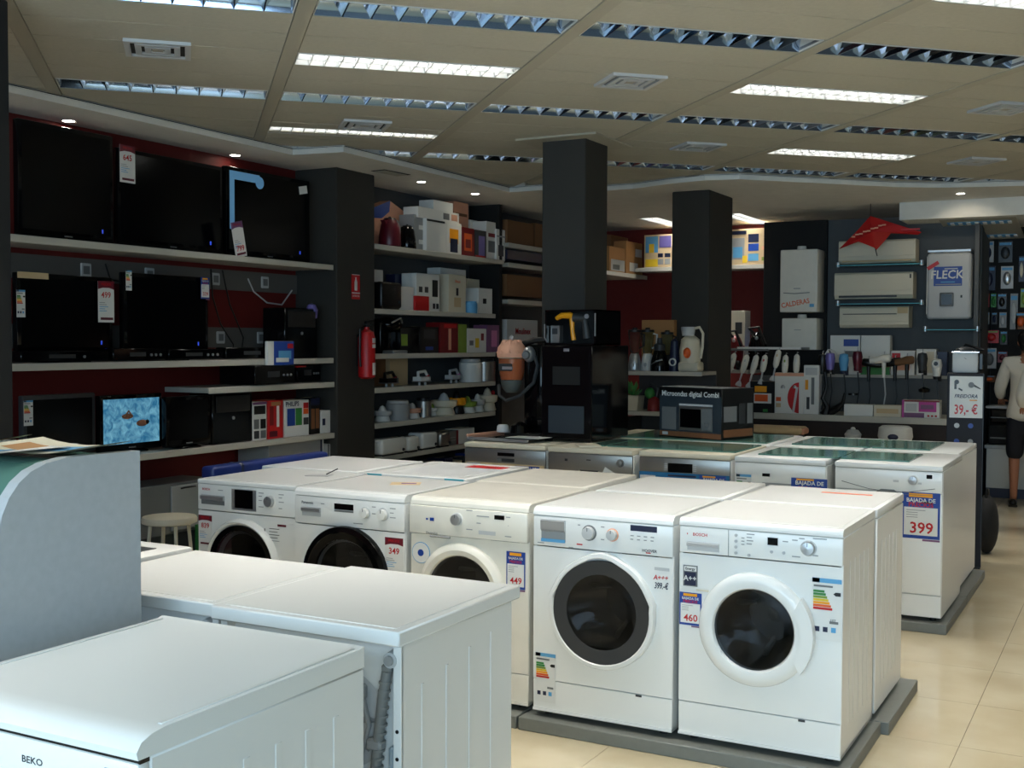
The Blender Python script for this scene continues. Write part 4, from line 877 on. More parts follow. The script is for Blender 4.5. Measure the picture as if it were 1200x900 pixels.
def d5(t, w):
    g = G(); g.tube([(-.25,-.009,.80), (-.1,-.009,.765), (.0,-.009,.755), (.1,-.009,.757), (.25,-.009,.785)], .002, 'grey', 5).prism([(-.06,.752), (.06,.752), (.035,.768), (-.035,.768)], 'y', -.012, -.008, 'grey'); g.put('door_grip', t)
    knob(t, .135, .825, -.008, .026, 'silver', 'white'); G().rect(.205, .235, .838, .860, -.0085, 'screen').put('display', t); buttons2 = G().rect(.03, .06, .81, .822, -.0085, 'lightgrey').rect(.155, .18, .805, .815, -.0085, 'lightgrey').rect(-.26, .24, .745, .747, -.0075, 'grey'); buttons2.put('buttons', t)
    G().rect(-.24, -.215, .715, .722, -.0055, 'red').rect(.17, .235, .70, .715, -.0055, 'midgrey').put('brand_marks', t)
    g = G(); price_blue(g, .178, .635, .20, .255, -.0055, '399'); g.put('price_sticker', t, 'large price sticker reading 399')
dishwasher('white dishwasher with the big 399 price sticker at the right end', -1.515, -.935, Y3-.01, .76, 'enamel', lid='enamel', extra=d5)
for i, (x0, x1) in enumerate(((-3.40,-2.72), (-2.70,-2.12), (-2.10,-1.54), (-1.52,-.96))):
    dishwasher('appliance in the rear row, seen only from above, %s' % ('leftmost, beside the mid shop column','under the microwave carton','second from the right end','right end one with a bare side')[i],
      x0, x1, 7.46, .85, 'enamel', lid='enamel' if i > 0 else 'cream', group='second row of the rear block')
for i, (x0, x1) in enumerate(((-3.97,-2.12), (-2.11,-.90))):
    for j, (y0, y1) in enumerate(((6.61,7.44), (7.45,8.36))):
        if j and not i: x0 = -3.41
        solo(G().box(x0, x1, y0, y1, 0, .052, 'plinth', .003, 1), 'display_plinth', 'grey plinth slab under the rear block, %s %s' % (('left','right')[i], ('front half','rear half')[j]), 'plinth', group='grey display plinths')
# glass sheets lying on the rear block
for i, (x0, x1, y0, y1, lb) in enumerate(((-1.99,-1.52,6.76,7.22,'green glass sheet on the left part of the white dishwasher tops, front one'), (-1.51,-1.13,6.76,7.22,'green glass sheet on the 399 dishwasher top, front one'),
      (-2.0,-1.50,7.55,8.15,'green glass sheet on the tops behind the white dishwashers, left rear one'), (-1.49,-1.14,7.55,8.15,'green glass sheet on the tops behind the white dishwashers, right rear one'),
      (-2.98,-2.14,6.80,7.34,'dark green glass sheet on the steel dishwasher in front of the microwave carton'), (-3.2,-2.16,7.52,8.2,'dark green glass sheet under the microwave carton'), (-3.12,-3.0,6.80,7.3,'dark glass sheet under the black vending cabinet'))):
    t = thing('glass_sheet', lb, 'glass', ((x0+x1)/2, (y0+y1)/2, .911), 0, 'green glass sheets on the rear block'); w, d = (x1-x0)/2, (y1-y0)/2
    G().box(-w, w, -d, d, 0, .008, 'greenglass').put('pane', t); G().box(-w, w, -d-.002, -d, 0, .008, 'greenglass').put('edge', t)
# ---- foreground machines -------------------------------------------
FG = .86
t = bk = thing('washing_machine', 'nearest white machine in the lower left corner, front turned to the camera', 'washing machine', (-1.91, 1.52, 0), 0, 'machines in the foreground')
w, d = .64, .70
g = G(); g.box(-w/2, w/2, .03, d, .02, FG-.046, 'enamel', .004, 1)
for q in (.18,.28,.38,.48,.58): g.box(w/2, w/2+.0018, q, q+.02, .12, FG-.13, 'enamel', .0009, 1)
g.put('body', t)
pr = [(0,FG-.045), (-.004,FG-.03), (.008,FG-.014), (.035,FG-.004), (.07,FG), (d-.02,FG), (d,FG+.004), (d,FG-.045)]
g = G(); g.prism(pr, 'x', -w/2, w/2-.0, 'enamel', True); g.box(w/2-.022, w/2-.012, .07, d-.02, FG, FG+.003, 'enamel', .0009, 1).box(-w/2+.012, -w/2+.022, .07, d-.02, FG, FG+.003, 'enamel', .0009, 1); g.put('worktop', t)
G().box(-w/2, w/2, .0, .03, FG-.19, FG-.052, 'enamel', .008, 2).put('control_panel', t)
G().box(-w/2+.002, w/2-.002, .006, .03, FG-.054, FG-.045, 'black').put('panel_gap', t); G().box(-w/2, w/2, .004, .03, .03, FG-.195, 'enamel', .004, 1).put('front_sheet', t)
g = G(); g.text('BEKO', .019, .038, FG-.094, 0, 'darkgrey', 1.25); g.rect(.235, .262, FG-.075, FG-.071, 0, 'midgrey'); g.rect(.19, .235, FG-.110, FG-.106, 0, 'midgrey'); g.prism([(.10,FG-.115), (.118,FG-.115), (.112,FG-.095)], 'y', -.001, 0, 'lime'); g.prism([(.125,FG-.115), (.143,FG-.115), (.137,FG-.100)], 'y', -.001, 0, 'green'); g.lathe([(0,.001), (.011,.001), (.011,0)], (.172,0,FG-.107), 'green', 16, 'y'); g.text('€', (.016), .172, FG-.107, -.001, 'paper'); g.put('brand_lettering', t)
# two machines turned away: we see their backs
def rearview(label, x0, x1, y0, y1, zt, hoses=True):
    xc, w, d = (x0+x1)/2, x1-x0, y1-y0
    t = thing('washing_machine', label, 'washing machine', (xc, y0, 0), 0, 'machines in the foreground')
    g = G(); g.box(-w/2+.012, -w/2+.03, .03, d, .04, zt-.04, 'enamel', .003, 1).box(w/2-.03, w/2-.012, .03, d-.03, .04, zt-.04, 'enamel', .003, 1)
    for q, z in ((.12,.70), (.24,.72), (.36,.74), (.48,.755)): g.box(w/2-.012, w/2-.010, q, q+.012, .14, z, 'enamel', .0009, 1)
    g.box(-w/2+.02, w/2-.02, .065, .075, .06, zt-.045, 'enamel').box(-w/2+.012, -w/2+.035, .028, .036, .06, zt-.045, 'enamel').box(w/2-.035, w/2-.012, .028, .036, .06, zt-.045, 'enamel')
    g.box(-w/2+.02, w/2-.02, .03, d-.01, .04, .05, 'enamel'); g.box(-w/2+.03, w/2-.03, d-.03, d-.01, .04, zt-.05, 'enamel', .008, 2).put('body', t)
    g = G(); g.box(-w/2, w/2, 0, d, zt-.038, zt, 'enamel', .004, 1).box(-w/2+.028, w/2-.028, .028, d-.028, zt, zt+.0015, 'enamel'); g.put('worktop', t)
    g = G(); [g.cyl((w/2-.024, .026, z), (w/2-.024, .0285, z), .005, .005, 'black', 8) for z in (.60,.53,.46,.32)]; g.put('screw_holes', t)
    if hoses:
        g = G(); px, pz = .10, .60
        g.lathe([(.125,.0), (.13,.006), (.115,.010), (.10,.018), (.04,.014), (0,.016)], (px,.065,pz), 'lightgrey', 36, 'y'); g.put('back_cover', t, 'round pressed back cover with bolt')
        g = G(); [g.tube([(px+.02*math.cos(a),.046,pz+.02*math.sin(a)), (px+.11*math.cos(a),.054,pz+.11*math.sin(a))], .009, 'midgrey', 6) for a in (0.1,.9,1.8,2.8,3.8,4.9,5.6)]; g.cyl((px+.06,.05,pz+.045), (px+.06,.035,pz+.045), .018, .014, 'black', 14).cyl((px+.055,.05,pz-.0), (px+.055,.034,pz-.0), .010, .008, 'silver', 10); g.put('cover_spokes', t)
        g = G(); g.tube([(.245,.04,.745), (.235,.036,.68), (.222,.036,.58), (.210,.038,.48), (.20,.045,.30), (.19,.05,.08)], .014, 'hose', 10)
        for i in range(24): z = .72-.022*i; x = .243-.045*min(1, (.745-z)/.4); g.cyl((x,.038,z), (x,.038,z-.006), .0165, .0165, 'hose', 10)
        g.put('drain_hose', t, 'grey ribbed drain hose')
        g = G(); g.cyl((.262,.06,.778), (.262,.025,.778), .024, .020, 'lightgrey', 18).cyl((.262,.025,.778), (.262,.018,.778), .013, .013, 'midgrey', 14).box(.232, .262, .028, .05, .742, .765, 'hose', .006, 1).put('hose_elbow', t, 'round grey hose clip')
        G().tube([(.02,.04,.72), (.10,.03,.725), (.17,.03,.70), (.195,.032,.60), (.16,.04,.50), (.05,.05,.40)], .007, 'midgrey', 8).put('inlet_hose', t)
        G().box(.15, .185, .022, .045, .665, .705, 'midgrey', .006, 1).box(.19, .235, .022, .055, .54, .57, 'midgrey', .006, 1).put('hose_clamp', t)
        G().box(w/2-.065, w/2-.045, .045, .065, .15, .55, 'cover', .006, 1).put('wire_channel', t)
    return t
rearview('white machine seen from behind with grey hoses, in front of the 449 machine', -2.215, -1.60, 2.38, 3.02, FG)
rearview('white machine seen from behind next to the grey display stand', -2.875, -2.235, 2.42, 3.02, FG-.008)
t = thing('cooktop_appliance', 'white appliance with a dark grey inset top, peeking past the display stand', 'appliance', (-3.2, 2.40, 0), 0, 'machines in the foreground')
G().box(-.28, .29, 0, .62, .03, FG-.03, 'enamel', .004, 1).put('body', t); G().box(-.29, .30, -.01, .63, FG-.028, FG, 'enamel', .006, 2).put('worktop', t); G().box(-.22, .22, .08, .54, FG, FG+.002, 'darkgrey').put('inset_top', t)
# display stand with curved end panel and glass
XP = -2.35
t = thing('display_stand', 'grey display stand with a curved end panel and dark curved glass, at the left edge', 'display stand', (XP, 2.0, 0), 0)
prof = [(.262,0), (.262,1.284), (.10,1.287), (.02,1.286), (-.04,1.278), (-.085,1.262), (-.12,1.238), (-.148,1.205), (-.168,1.165), (-.184,1.10), (-.20,1.0), (-.212,.85), (-.22,.6), (-.22,0)]
G().prism(prof, 'x', -.035, 0, 'stand').put('end_panel', t)
inner = [(a-(.0 if i else 0), b-.03) for i, (a, b) in enumerate(prof[2:12])]
g = G(); outer = [(a+.03, b-.012) for a, b in prof[2:12]]; g.prism(outer+[(a+.008, b-.006) for a, b in outer[::-1]], 'x', -1.6, -.036, 'greenglass', True); g.put('curved_glass', t, 'dark curved glass front')
G().box(-1.6, -.036, .05, .262, 1.262, 1.27, 'greenglass').put('glass_top', t); G().box(-1.6, -.036, -.1, .25, 1.10, 1.108, 'greenglass').put('glass_shelf', t)
G().box(-1.6, -.036, -.14, .25, .05, .75, 'darkgrey').put('base_cabinet', t); G().box(-1.6, -1.57, -.2, .262, 0, 1.26, 'stand').put('far_panel', t)
def sheet(label, x, y, z, w, d, rz, cols, curl=.02, i=0):
    g = G(); n = 6
    vs = []
    for a in range(n+1):
        u = a/n-.5; zz = curl*(4*u*u)
        vs += [(u*w, -d/2, zz), (u*w, d/2, zz+.004)]
    g.add(vs+[(a, b, c-.0016) for a, b, c in vs], [(2*a, 2*a+2, 2*a+3, 2*a+1) for a in range(n)]+[(2*n+2+2*a+1, 2*n+2+2*a+3, 2*n+2+2*a+2, 2*n+2+2*a) for a in range(n)], cols[0], True)
    m = len(vs)
    for (u0, u1, v0, v1, c) in cols[1:]:
        q = []
        for k in range(4):
            u = u0+(u1-u0)*k/3; zz = curl*(4*u*u)+.0018
            q += [(u*w, v0*d, zz+.004*(v0+.5)), (u*w, v1*d, zz+.004*(v1+.5))]
        g.add(q, [(2*k, 2*k+2, 2*k+3, 2*k+1) for k in range(3)], c, True)
    solo(g, 'brochure', label, 'brochure', (x, y, z), rz, 'brochures on the display stand')
sheet('cream brochure with blue pictures at the right end of the stand', -2.50, 2.13, 1.290, .30, .21, .15, ['cream', (-.1,.25,-.3,.2,'sky'), (-.1,.1,-.1,.15,'navy'), (-.4,-.15,-.4,.1,'card')], .018)
sheet('pale brochure with light blue print lying in front on the stand', -2.62, 2.06, 1.292, .30, .2, -.2, ['paper', (-.3,.3,-.45,-.1,'sky'), (-.4,-.1,.1,.4,'salmon')], .006)
sheet('cream brochure with brown print further left on the stand', -2.86, 2.10, 1.290, .3, .21, .3, ['cream', (-.3,.1,-.3,.3,'beige')], .02)
sheet('white brochure with a dark edge at the far left of the stand', -3.08, 2.12, 1.290, .3, .21, -.1, ['white', (-.45,.4,-.5,-.42,'black')], .03)
sheet('grey green brochure beneath the others on the stand', -2.72, 2.16, 1.288, .28, .2, .05, ['lightgrey', (-.4,.4,-.3,.4,'green')], .0)
# stool, and what stands behind it
t = thing('round_stool', 'round white stool with pale legs between the display stand and the washing machines', 'stool', (-5.38, 5.42, 0), .3)
G().lathe([(.155,.425), (.17,.432), (.172,.455), (.165,.468), (0,.472)], (0,0,0), 'cream', 32).put('seat', t)
for k in range(4):
    a = PI/4+k*PI/2; G().tube([(.12*math.cos(a),.12*math.sin(a),.43), (.16*math.cos(a),.16*math.sin(a),0)], .012, 'cream', 8).put('leg', t)
t = thing('grey_cabinet', 'low grey white cabinet with a black handle behind the stool', 'cabinet', (-5.85, 5.75, 0), PI/2)
G().box(-.42, .42, -.15, .15, .28, .62, 'grey', .006, 1).put('cabinet_body', t); G().box(.0, .32, -.165, -.15, .30, .60, 'midgrey', .004, 1).put('cabinet_door', t); G().tube([(.08,-.168,.58), (.1,-.185,.585), (.2,-.185,.585), (.22,-.168,.58)], .006, 'black', 6).put('handle', t); G().box(-.42, .42, -.15, .15, 0, .28, 'darkgrey').put('cabinet_base', t)
carton('green and yellow carton on the floor behind the stool', (-5.50, 6.15, 0), PI/2, .5, .33, .25, base='green', group='cartons on the floor', prints=((.05,.95,.6,.68,'yolk'), (.3,.6,.2,.5,'lime')))
carton('grey carton on the floor left of the green one', (-5.60, 4.85, 0), PI/2, .5, .25, .2, base='grey', group='cartons on the floor')
t = thing('wrapped_panel_pack', 'long pack in bright blue wrapping behind the leftmost washing machine', 'pack', (-4.187, 4.98, 0), 0)
G().box(-.045, .045, -.5, .46, .1, .935, 'bluefoam', .02, 3).put('wrapping', t); G().box(-.047, .047, -.3, -.26, .1, .937, 'navy', .01, 1).put('strap', t); G().box(-.045, .045, -.48, .44, 0, .1, 'card').put('pallet', t)
# ================================================================== ON TOP OF THE REAR BLOCK
ZR = .912
# hob, paper
t = thing('glass_hob', 'black glass hob lying tilted on the left dishwasher', 'hob', (-3.72, 6.98, ZR+.01), -.1); t.rotation_euler = (0, 0, -.1)
G().box(-.25, .24, -.24, .24, 0, .012, 'gloss_black', .003, 1).put('glass_plate', t)
G().box(-.25, .24, -.25, -.235, -.004, .014, 'silver').box(-.262, -.25, -.24, .24, 0, .03, 'salmon', .004, 1).put('trim_edge', t)
g = G(); [g.ring([(r,0), (r,.001), (r-.004,.001), (r-.004,0)], (0,0,0), 'grey', 28) for r in (.06,)]; 
for x, y, r in ((-.13,.1,.07), (.1,.1,.06), (-.12,-.1,.05)):
    g2 = G(); n = 24; vs = []
    for k in range(n): a = 2*PI*k/n; vs += [(x+r*math.cos(a), y+r*math.sin(a), .0125), (x+(r-.004)*math.cos(a), y+(r-.004)*math.sin(a), .0125)]
    g2.add(vs, [(2*k, 2*((k+1) % n), 2*((k+1) % n)+1, 2*k+1) for k in range(n)], 'grey'); g2.put('cooking_zone', t)
solo(G().box(-.13, .13, -.09, .09, 0, .002, 'paper').box(-.1, .1, -.06, .04, .002, .0025, 'lightgrey'), 'paper_sheet', 'white printed sheet lying on the black hob', 'paper', (-3.585, 6.88, ZR+.026), -.1)
solo(G().box(-.07, .07, -.1, .1, 0, .012, 'cream', .002, 1), 'booklet', 'cream booklet on the dishwasher under the black cabinet', 'booklet', (-3.10, 6.76, ZR), .6)
# bagless vacuum on a black stand
t = thing('vacuum_cleaner', 'bagless vacuum cleaner with an orange see-through bin on a black stand', 'vacuum cleaner', (-3.72, 7.12, ZR+.024), 0)
B = (-.10, -.05)
G().lathe([(.04,.29), (.070,.33), (.086,.43), (.092,.53), (0,.53)], (B[0], B[1], 0), 'glass', 28).put('clear_bin', t)
G().lathe([(.055,.38), (.074,.44), (.080,.525), (0,.525)], (B[0], B[1], 0), 'amber', 24).put('orange_cyclone', t)
G().lathe([(.03,.295), (.058,.33), (.064,.375), (0,.38)], (B[0], B[1], 0), 'grey', 20).put('bin_cone', t)
G().lathe([(.098,.53), (.103,.55), (.097,.60), (.07,.635), (.03,.65), (0,.65)], (B[0], B[1], 0), 'salmon', 24).put('bin_top', t, 'translucent salmon top')
g = G()
for k in range(10):
    a = 2*PI*k/10; g.tube([(B[0]+.09*math.cos(a), B[1]+.09*math.sin(a), .555), (B[0]+.055*math.cos(a), B[1]+.055*math.sin(a), .65)], [.022,.012], 'salmon', 6)
g.sph((B[0], B[1], .665), (.018,.018,.02), 'silver', 10, 6); g.put('cyclone_cones', t)
G().box(B[0]-.05, B[0]+.05, B[1]-.098, B[1]-.083, .44, .49, 'darkgrey', .004, 1).box(B[0]-.02, B[0]+.055, B[1]-.101, B[1]-.09, .45, .47, 'silver').put('bin_badge', t)
g = G(); g.tube([(B[0]-.10,B[1],.34), (B[0]-.08,B[1]-.03,.27), (B[0]-.02,B[1]-.04,.235), (B[0]+.08,B[1]-.03,.27), (B[0]+.17,B[1],.36), (B[0]+.19,B[1]+.02,.48), (B[0]+.16,B[1]+.02,.56)], .013, 'darkgrey', 8); g.put('hose', t)
g = G(); g.sph((B[0]+.135,B[1],.555), (.045,.045,.055), 'silver', 14, 9).cyl((B[0]+.135,B[1]-.04,.55), (B[0]+.135,B[1]-.06,.55), .03, .025, 'grey', 14); g.put('motor_cap', t)
G().tube([(B[0]+.05,.0,.62), (B[0]+.15,.0,.65), (B[0]+.27,.02,.655)], .022, 'black', 10).put('handle', t)
G().box(-.02, .13, -.03, .16, .02, .62, 'gloss_black', .02, 2).put('back_housing', t); G().box(-.10, .17, -.16, .18, 0, .02, 'black', .006, 1).lathe([(.07,0), (.06,.05), (.02,.075), (0,.08)], (.0,-.12,.02), 'gloss_black', 18).put('stand_foot', t)
G().lathe([(.045,.02), (.04,.06), (.03,.07), (0,.07)], (-.14,-.10,0), 'lightgrey', 18).put('floor_tool', t)
G().box(-.20, -.11, .04, .05, .40, .55, 'white').rect(-.185, -.135, .44, .52, .04, 'darkgrey').put('picture_card', t, 'white card behind the bin')
# black vending cabinet with display on top
t = thing('black_appliance_cabinet', 'tall black glass fronted cabinet on the second dishwasher', 'cabinet', (-3.345, 6.95, ZR), 0)
W2 = .185
G().box(-W2, W2, 0, .62, .012, .64, 'gloss_black', .006, 1).put('cabinet_body', t); G().rect(-W2+.015, W2-.02, .03, .60, -.0005, 'screen').put('glass_door', t); G().rect(-.13, .13, .06, .24, -.0018, 'slate').put('door_picture', t); G().rect(-.10, .1, .38, .5, -.0018, 'matte_black').put('door_picture', t)
G().box(-.02, .02, -.003, 0, .60, .62, 'silver').put('badge', t)
for s in (-1, 1): G().box(s*W2*.8-.02, s*W2*.8+.02, .02, .06, 0, .014, 'black').put('foot', t)
t = thing('display_case', 'open black case holding a yellow and black cordless tool, on the black cabinet', 'display case', (-3.345, 7.0, ZR+.642), 0)
W3, D3, H3 = .185, .42, .235
G().box(-W3, W3, D3-.01, D3, 0, H3, 'black').box(-W3, -W3+.012, 0, D3, 0, H3, 'gloss_black').box(W3-.012, W3, 0, D3, 0, H3, 'gloss_black').box(-W3, W3, 0, D3, 0, .012, 'gloss_black').box(-W3, W3, 0, D3, H3-.01, H3, 'gloss_black').put('case_shell', t)
G().tube([(-W3,-.004,.14), (-W3,-.004,.05), (-W3+.02,-.006,.02)], .005, 'silver', 6).tube([(W3,-.004,.21), (W3,-.004,.06)], .005, 'silver', 6).put('chrome_rail', t); G().cyl((W3-.06,-.002,.19), (W3-.06,-.01,.19), .016, .016, 'silver', 14).put('dial', t)
t = thing('cordless_tool', 'yellow and black cordless hand tool inside the black case', 'hand tool', (-3.36, 7.03, ZR+.655), 0)
G().tube([(-.10,0,.165), (-.06,0,.185), (.0,0,.185), (.035,0,.17)], [.014,.02,.022,.02], 'yolk', 8).tube([(.015,0,.17), (.02,0,.08), (.03,0,.02)], [.018,.014,.016], 'yolk', 8).put('yellow_shell', t); G().cyl((.03,.0,.17), (.12,0,.165), .03, .022, 'darkgrey', 14).put('motor', t); G().cyl((.11,0,.16), (.13,0,.03), .02, .03, 'darkgrey', 12).put('battery', t)
solo(G().box(-.035, .035, -.03, .03, 0, .12, 'steel', .004, 1).rect(-.02, .02, .06, .1, -.03, 'darkgrey'), 'steel_flask', 'small steel box inside the black case beside the yellow tool', 'box', (-3.48, 7.08, ZR+.655), 0)
# microwave carton
t = thing('microwave_carton', 'dark carton printed with a microwave oven and the words Microondas digital Combi', 'box', (-2.65, 7.74, ZR+.009), -.33)
w, d, h = .54, .36, .345
G().box(-w/2, w/2, -d/2, d/2, 0, h, 'black', .003, 1).put('box_body', t)
g = G(); g.rect(-w*.49, w*.49, h*.08, h*.84, -d/2, 'slate', .001); g.rect(-w*.49, w*.49, h*.02, h*.12, -d/2-.0006, 'brown', .001); g.text('Microondas digital Combi', .050, 0, h*.87, -d/2-.001, 'paper', .95)
g.rect(-w*.17, w*.36, h*.15, h*.64, -d/2-.0012, 'steel', .001); g.rect(-w*.15, w*.18, h*.21, h*.58, -d/2-.0024, 'screen', .001); g.rect(w*.19, w*.35, h*.18, h*.6, -d/2-.0024, 'grey', .001); g.lathe([(0,.004), (.016,.004), (.016,0)], (w*.27,-d/2,h*.28), 'silver', 16, 'y')
g.rect(-w*.17, w*.36, h*.64, h*.68, -d/2-.0012, 'lightgrey', .001); g.rect(-w*.45, -w*.22, h*.15, h*.6, -d/2-.0012, 'grey', .001); g.rect(-w*.44, -w*.35, h*.04, h*.1, -d/2-.002, 'lightgrey', .001); g.put('printed_front', t, 'printed picture of a steel microwave oven')
g = G(); g.T = Matrix.Rotation(PI/2, 4, 'Z'); g.rect(-d*.45, -d*.05, h*.35, h*.65, -w/2-.001, 'grey', .001); g.rect(.02*d, .22*d, h*.3, h*.7, -w/2-.001, 'darkgrey', .001); g.rect(.28*d, .45*d, h*.3, h*.7, -w/2-.001, 'grey', .001); g.rect(-d*.45, d*.45, h*.05, h*.2, -w/2-.001, 'brown', .001); g.put('printed_side', t)
g = G(); g.T = Matrix.Translation((0,0,h)) @ Matrix.Rotation(-PI/2+.0, 4, 'X'); g.T = Matrix.Translation((0,0,h+.002)); g.box(-w*.46, w*.46, -d*.48, d*.1, 0, .0015, 'lightgrey'); g.box(-w*.40, w*.35, -d*.3, -d*.22, .0015, .002, 'black'); g.box(-w*.45, w*.45, -d*.0, d*.08, .0015, .002, 'black'); g.put('printed_lid', t)

# ================================================================== BLENDER SHELVES
YB = 9.70
for z, lb in ((1.315, 'upper shelf with jug blenders and the white juice extractor'), (.955, 'lower shelf with the plant pot, below the blenders')):
    shelf(lb, -4.12, -3.36, YB, YB+.38, z, .03, 'shelves of the centre rack')
t = thing('shelf_rack', 'dark rack carrying the blender shelves', 'rack', (-3.55, YB+.4, 0), 0)
G().box(-.56, .18, 0, .03, 0, 1.28, 'darkgrey').put('back_board', t)
G().box(-.56, -.53, -.38, 0, 0, .9, 'darkgrey').put('side_board', t); G().box(.15, .18, -.38, 0, 0, .9, 'darkgrey').put('side_board', t); G().box(-.53, .15, -.36, 0, .42, .45, 'shelf').put('low_board', t)
def py(px0, px1, pt, zs, Y): a, b = ony(px0, pt+6, Y), ony(px1, pt+6, Y); c = ony((px0+px1)/2, pt, Y); return ((a.x+b.x)/2, Y, zs), b.x-a.x, c.z-zs
def blender(label, loc, h, base='silver', jar='glass', r=None):
    t = thing('jug_blender', label, 'blender', loc, 0, 'jug blenders on the centre rack'); r = r or h*.155
    G().lathe([(r,0), (r*1.05,h*.04), (r*.8,h*.32), (r*.6,h*.40), (0,h*.40)], (0,0,0), base, 22).put('motor_base', t)
    G().lathe([(r*.6,h*.40), (r*.75,h*.5), (r*1.0,h*.9), (r*.96,h*.9), (r*.7,h*.5), (r*.5,h*.42)], (0,0,0), jar, 22).put('jar', t)
    G().lathe([(r*1.02,h*.90), (r*1.0,h*.95), (r*.4,h*.96), (r*.35,h), (0,h)], (0,0,0), 'black', 18).put('lid', t)
    G().tube([(r*.9,0,h*.86), (r*1.5,0,h*.84), (r*1.45,0,h*.58), (r*.72,0,h*.52)], .009, 'black' if base != 'white' else 'white', 6).put('handle', t)
    G().cyl((0,-r*.9,h*.14), (0,-r*1.08,h*.14), r*.3, r*.26, 'lightgrey', 12).put('dial', t)
l, w, h = py(736, 752, 384, 1.315, YB+.15); blender('jug blender with a silver base, first on the centre rack', l, h, 'silver')
l, w, h = py(752, 766, 384, 1.315, YB+.20); blender('jug blender with a white base', l, h, 'white')
l, w, h = py(774, 790, 386, 1.315, YB+.24); blender('tall dark blender behind the food processor', l, h*.98, 'black')
l, w, h = py(761, 785, 396, 1.315, YB+.12)
t = thing('food_processor', 'shiny black food processor on the centre rack', 'food processor', l); r = w*.42
G().lathe([(r,0), (r,.03), (r*.95,h*.3), (r*.6,h*.62), (0,h*.64)], (0,0,0), 'gloss_black', 24).put('body', t); G().lathe([(r*.6,h*.6), (r*.62,h*.8), (r*.3,h*.84), (r*.25,h), (0,h)], (0,0,0), 'darkgrey', 20).put('bowl', t); G().tube([(-r*.6,-r*.7,h*.2), (0,-r*1.02,h*.3), (r*.6,-r*.7,h*.35)], .007, 'silver', 6).put('chrome_arc', t)
l, w, h = py(784, 797, 396, 1.315, YB+.12)
t = thing('blue_mixer', 'navy blue blender with a white round front', 'blender', l); r = w*.45
G().lathe([(r,0), (r*.9,h*.5), (r*.7,h*.9), (0,h)], (0,0,0), 'navy', 20).put('body', t); G().ring([(r*.75,.0), (r*.75,.01), (r*.5,.012), (r*.5,0)], (0,-r*.85,h*.28), 'white', 20).put('white_ring', t)
l, w, h = py(796, 823, 383, 1.315, YB+.10)
t = thing('juice_extractor', 'white juice extractor with a big side handle and orange inside', 'juicer', l)
G().box(-w*.48, w*.4, -.05, .12, 0, h*.22, 'cream', .02, 2).put('base', t); G().lathe([(w*.42,h*.2), (w*.45,h*.45), (w*.38,h*.72), (w*.2,h*.80), (0,h*.82)], (-.01,.02,0), 'cream', 22).put('housing', t)
G().sph((0,-.09,h*.42), (w*.16,.03,h*.12), 'orange', 12, 8).put('fruit_window', t); G().lathe([(w*.25,h*.8), (w*.3,h*.97), (w*.28,h), (0,h)], (-.03,.02,0), 'lightgrey', 18).put('feed_tube', t)
G().tube([(0,.02,h*.95), (w*.35,.02,h*.99), (w*.5,.02,h*.85), (w*.48,.02,h*.55), (w*.4,.02,h*.3)], .013, 'cream', 8).put('handle', t)
l, w, h = py(731, 753, 446, .955, YB+.14)
t = thing('potted_plant', 'small dark green plant in a white square pot on the lower centre shelf', 'potted plant', l)
G().prism([(-w*.38,0), (w*.38,0), (w*.45,h*.5), (-w*.45,h*.5)], 'y', -w*.4, w*.4, 'cream').put('pot', t)
g = G()
for k in range(22):
    a = random.uniform(0, 2*PI); r = random.uniform(.01, w*.4); z = h*random.uniform(.55, .95); x, y = r*math.cos(a), r*math.sin(a)
    g.add([(x*.3,y*.3,h*.5), (x-.012,y,z-.01), (x*1.3,y*1.3,z+.015), (x+.012,y,z-.01)], [(0,1,2,3)], 'green')
g.put('foliage', t)['kind'] = 'stuff'
l, w, h = py(756, 774, 448, .955, YB+.14)
t = thing('toy_mixer', 'red and green mixer set on the lower centre shelf', 'mixer', l)
G().lathe([(w*.4,0), (w*.35,h*.4), (w*.2,h*.5), (0,h*.5)], (.01,0,0), 'darkred', 18).put('red_base', t); G().sph((-.02,-.02,h*.62), (w*.32,w*.3,h*.2), 'green', 14, 8).put('green_bowl', t); G().tube([(.03,0,h*.4), (.05,0,h*.8), (-.02,0,h*.95)], .014, 'darkgrey', 8).put('arm', t)
cy('small cardboard box on the centre rack behind the blenders', 752, 790, 375, 1.315, YB+.30, .07, base='card', group='cartons on the centre rack')
# ================================================================== BACK WALL STOCK
YH = 11.60; ZH = .86
t = shelf('long pale shelf with hair dryers and boxes along the back wall', -3.75, -1.60, YH, YH+.7, ZH, .055, 'back wall shelves')
struct(G().box(-3.7, -1.62, YH+.06, YH+.70, 0, .80, 'darkwood'), 'trim_9')
struct(G().box(-3.7, -1.62, YH+.70, YH+.8, .86, 1.22, 'wallgrey'), 'trim_10')
# boilers
def boiler(label, px0, px1, pt, pb, Y, extra=None, d=.30):
    a, b = ony(px0, (pt+pb)/2, Y), ony(px1, (pt+pb)/2, Y); z1, z0 = ony(px0, pt, Y).z, ony(px0, pb, Y).z; w = b.x-a.x; h = z1-z0
    t = thing('wall_boiler', label, 'boiler', ((a.x+b.x)/2, Y, z0), 0, 'wall boilers')
    G().box(-w/2, w/2, 0, d, 0, h, 'enamel_warm', .012, 2).put('casing', t); G().box(-w/2+.01, w/2-.01, -.004, 0, h*.02, h*.98, 'enamel_warm', .0015, 1).put('front_cover', t); G().rect(-.05, .02, h*.62 if not extra else h*.37, h*.64 if not extra else h*.385, -.004, 'midgrey').put('brand_mark', t)
    G().cyl((0,d*.4,h), (0,d*.4,h+.04), .05, .045, 'enamel_warm', 16).put('flue_collar', t)
    if extra: extra(t, w, h)
    return t
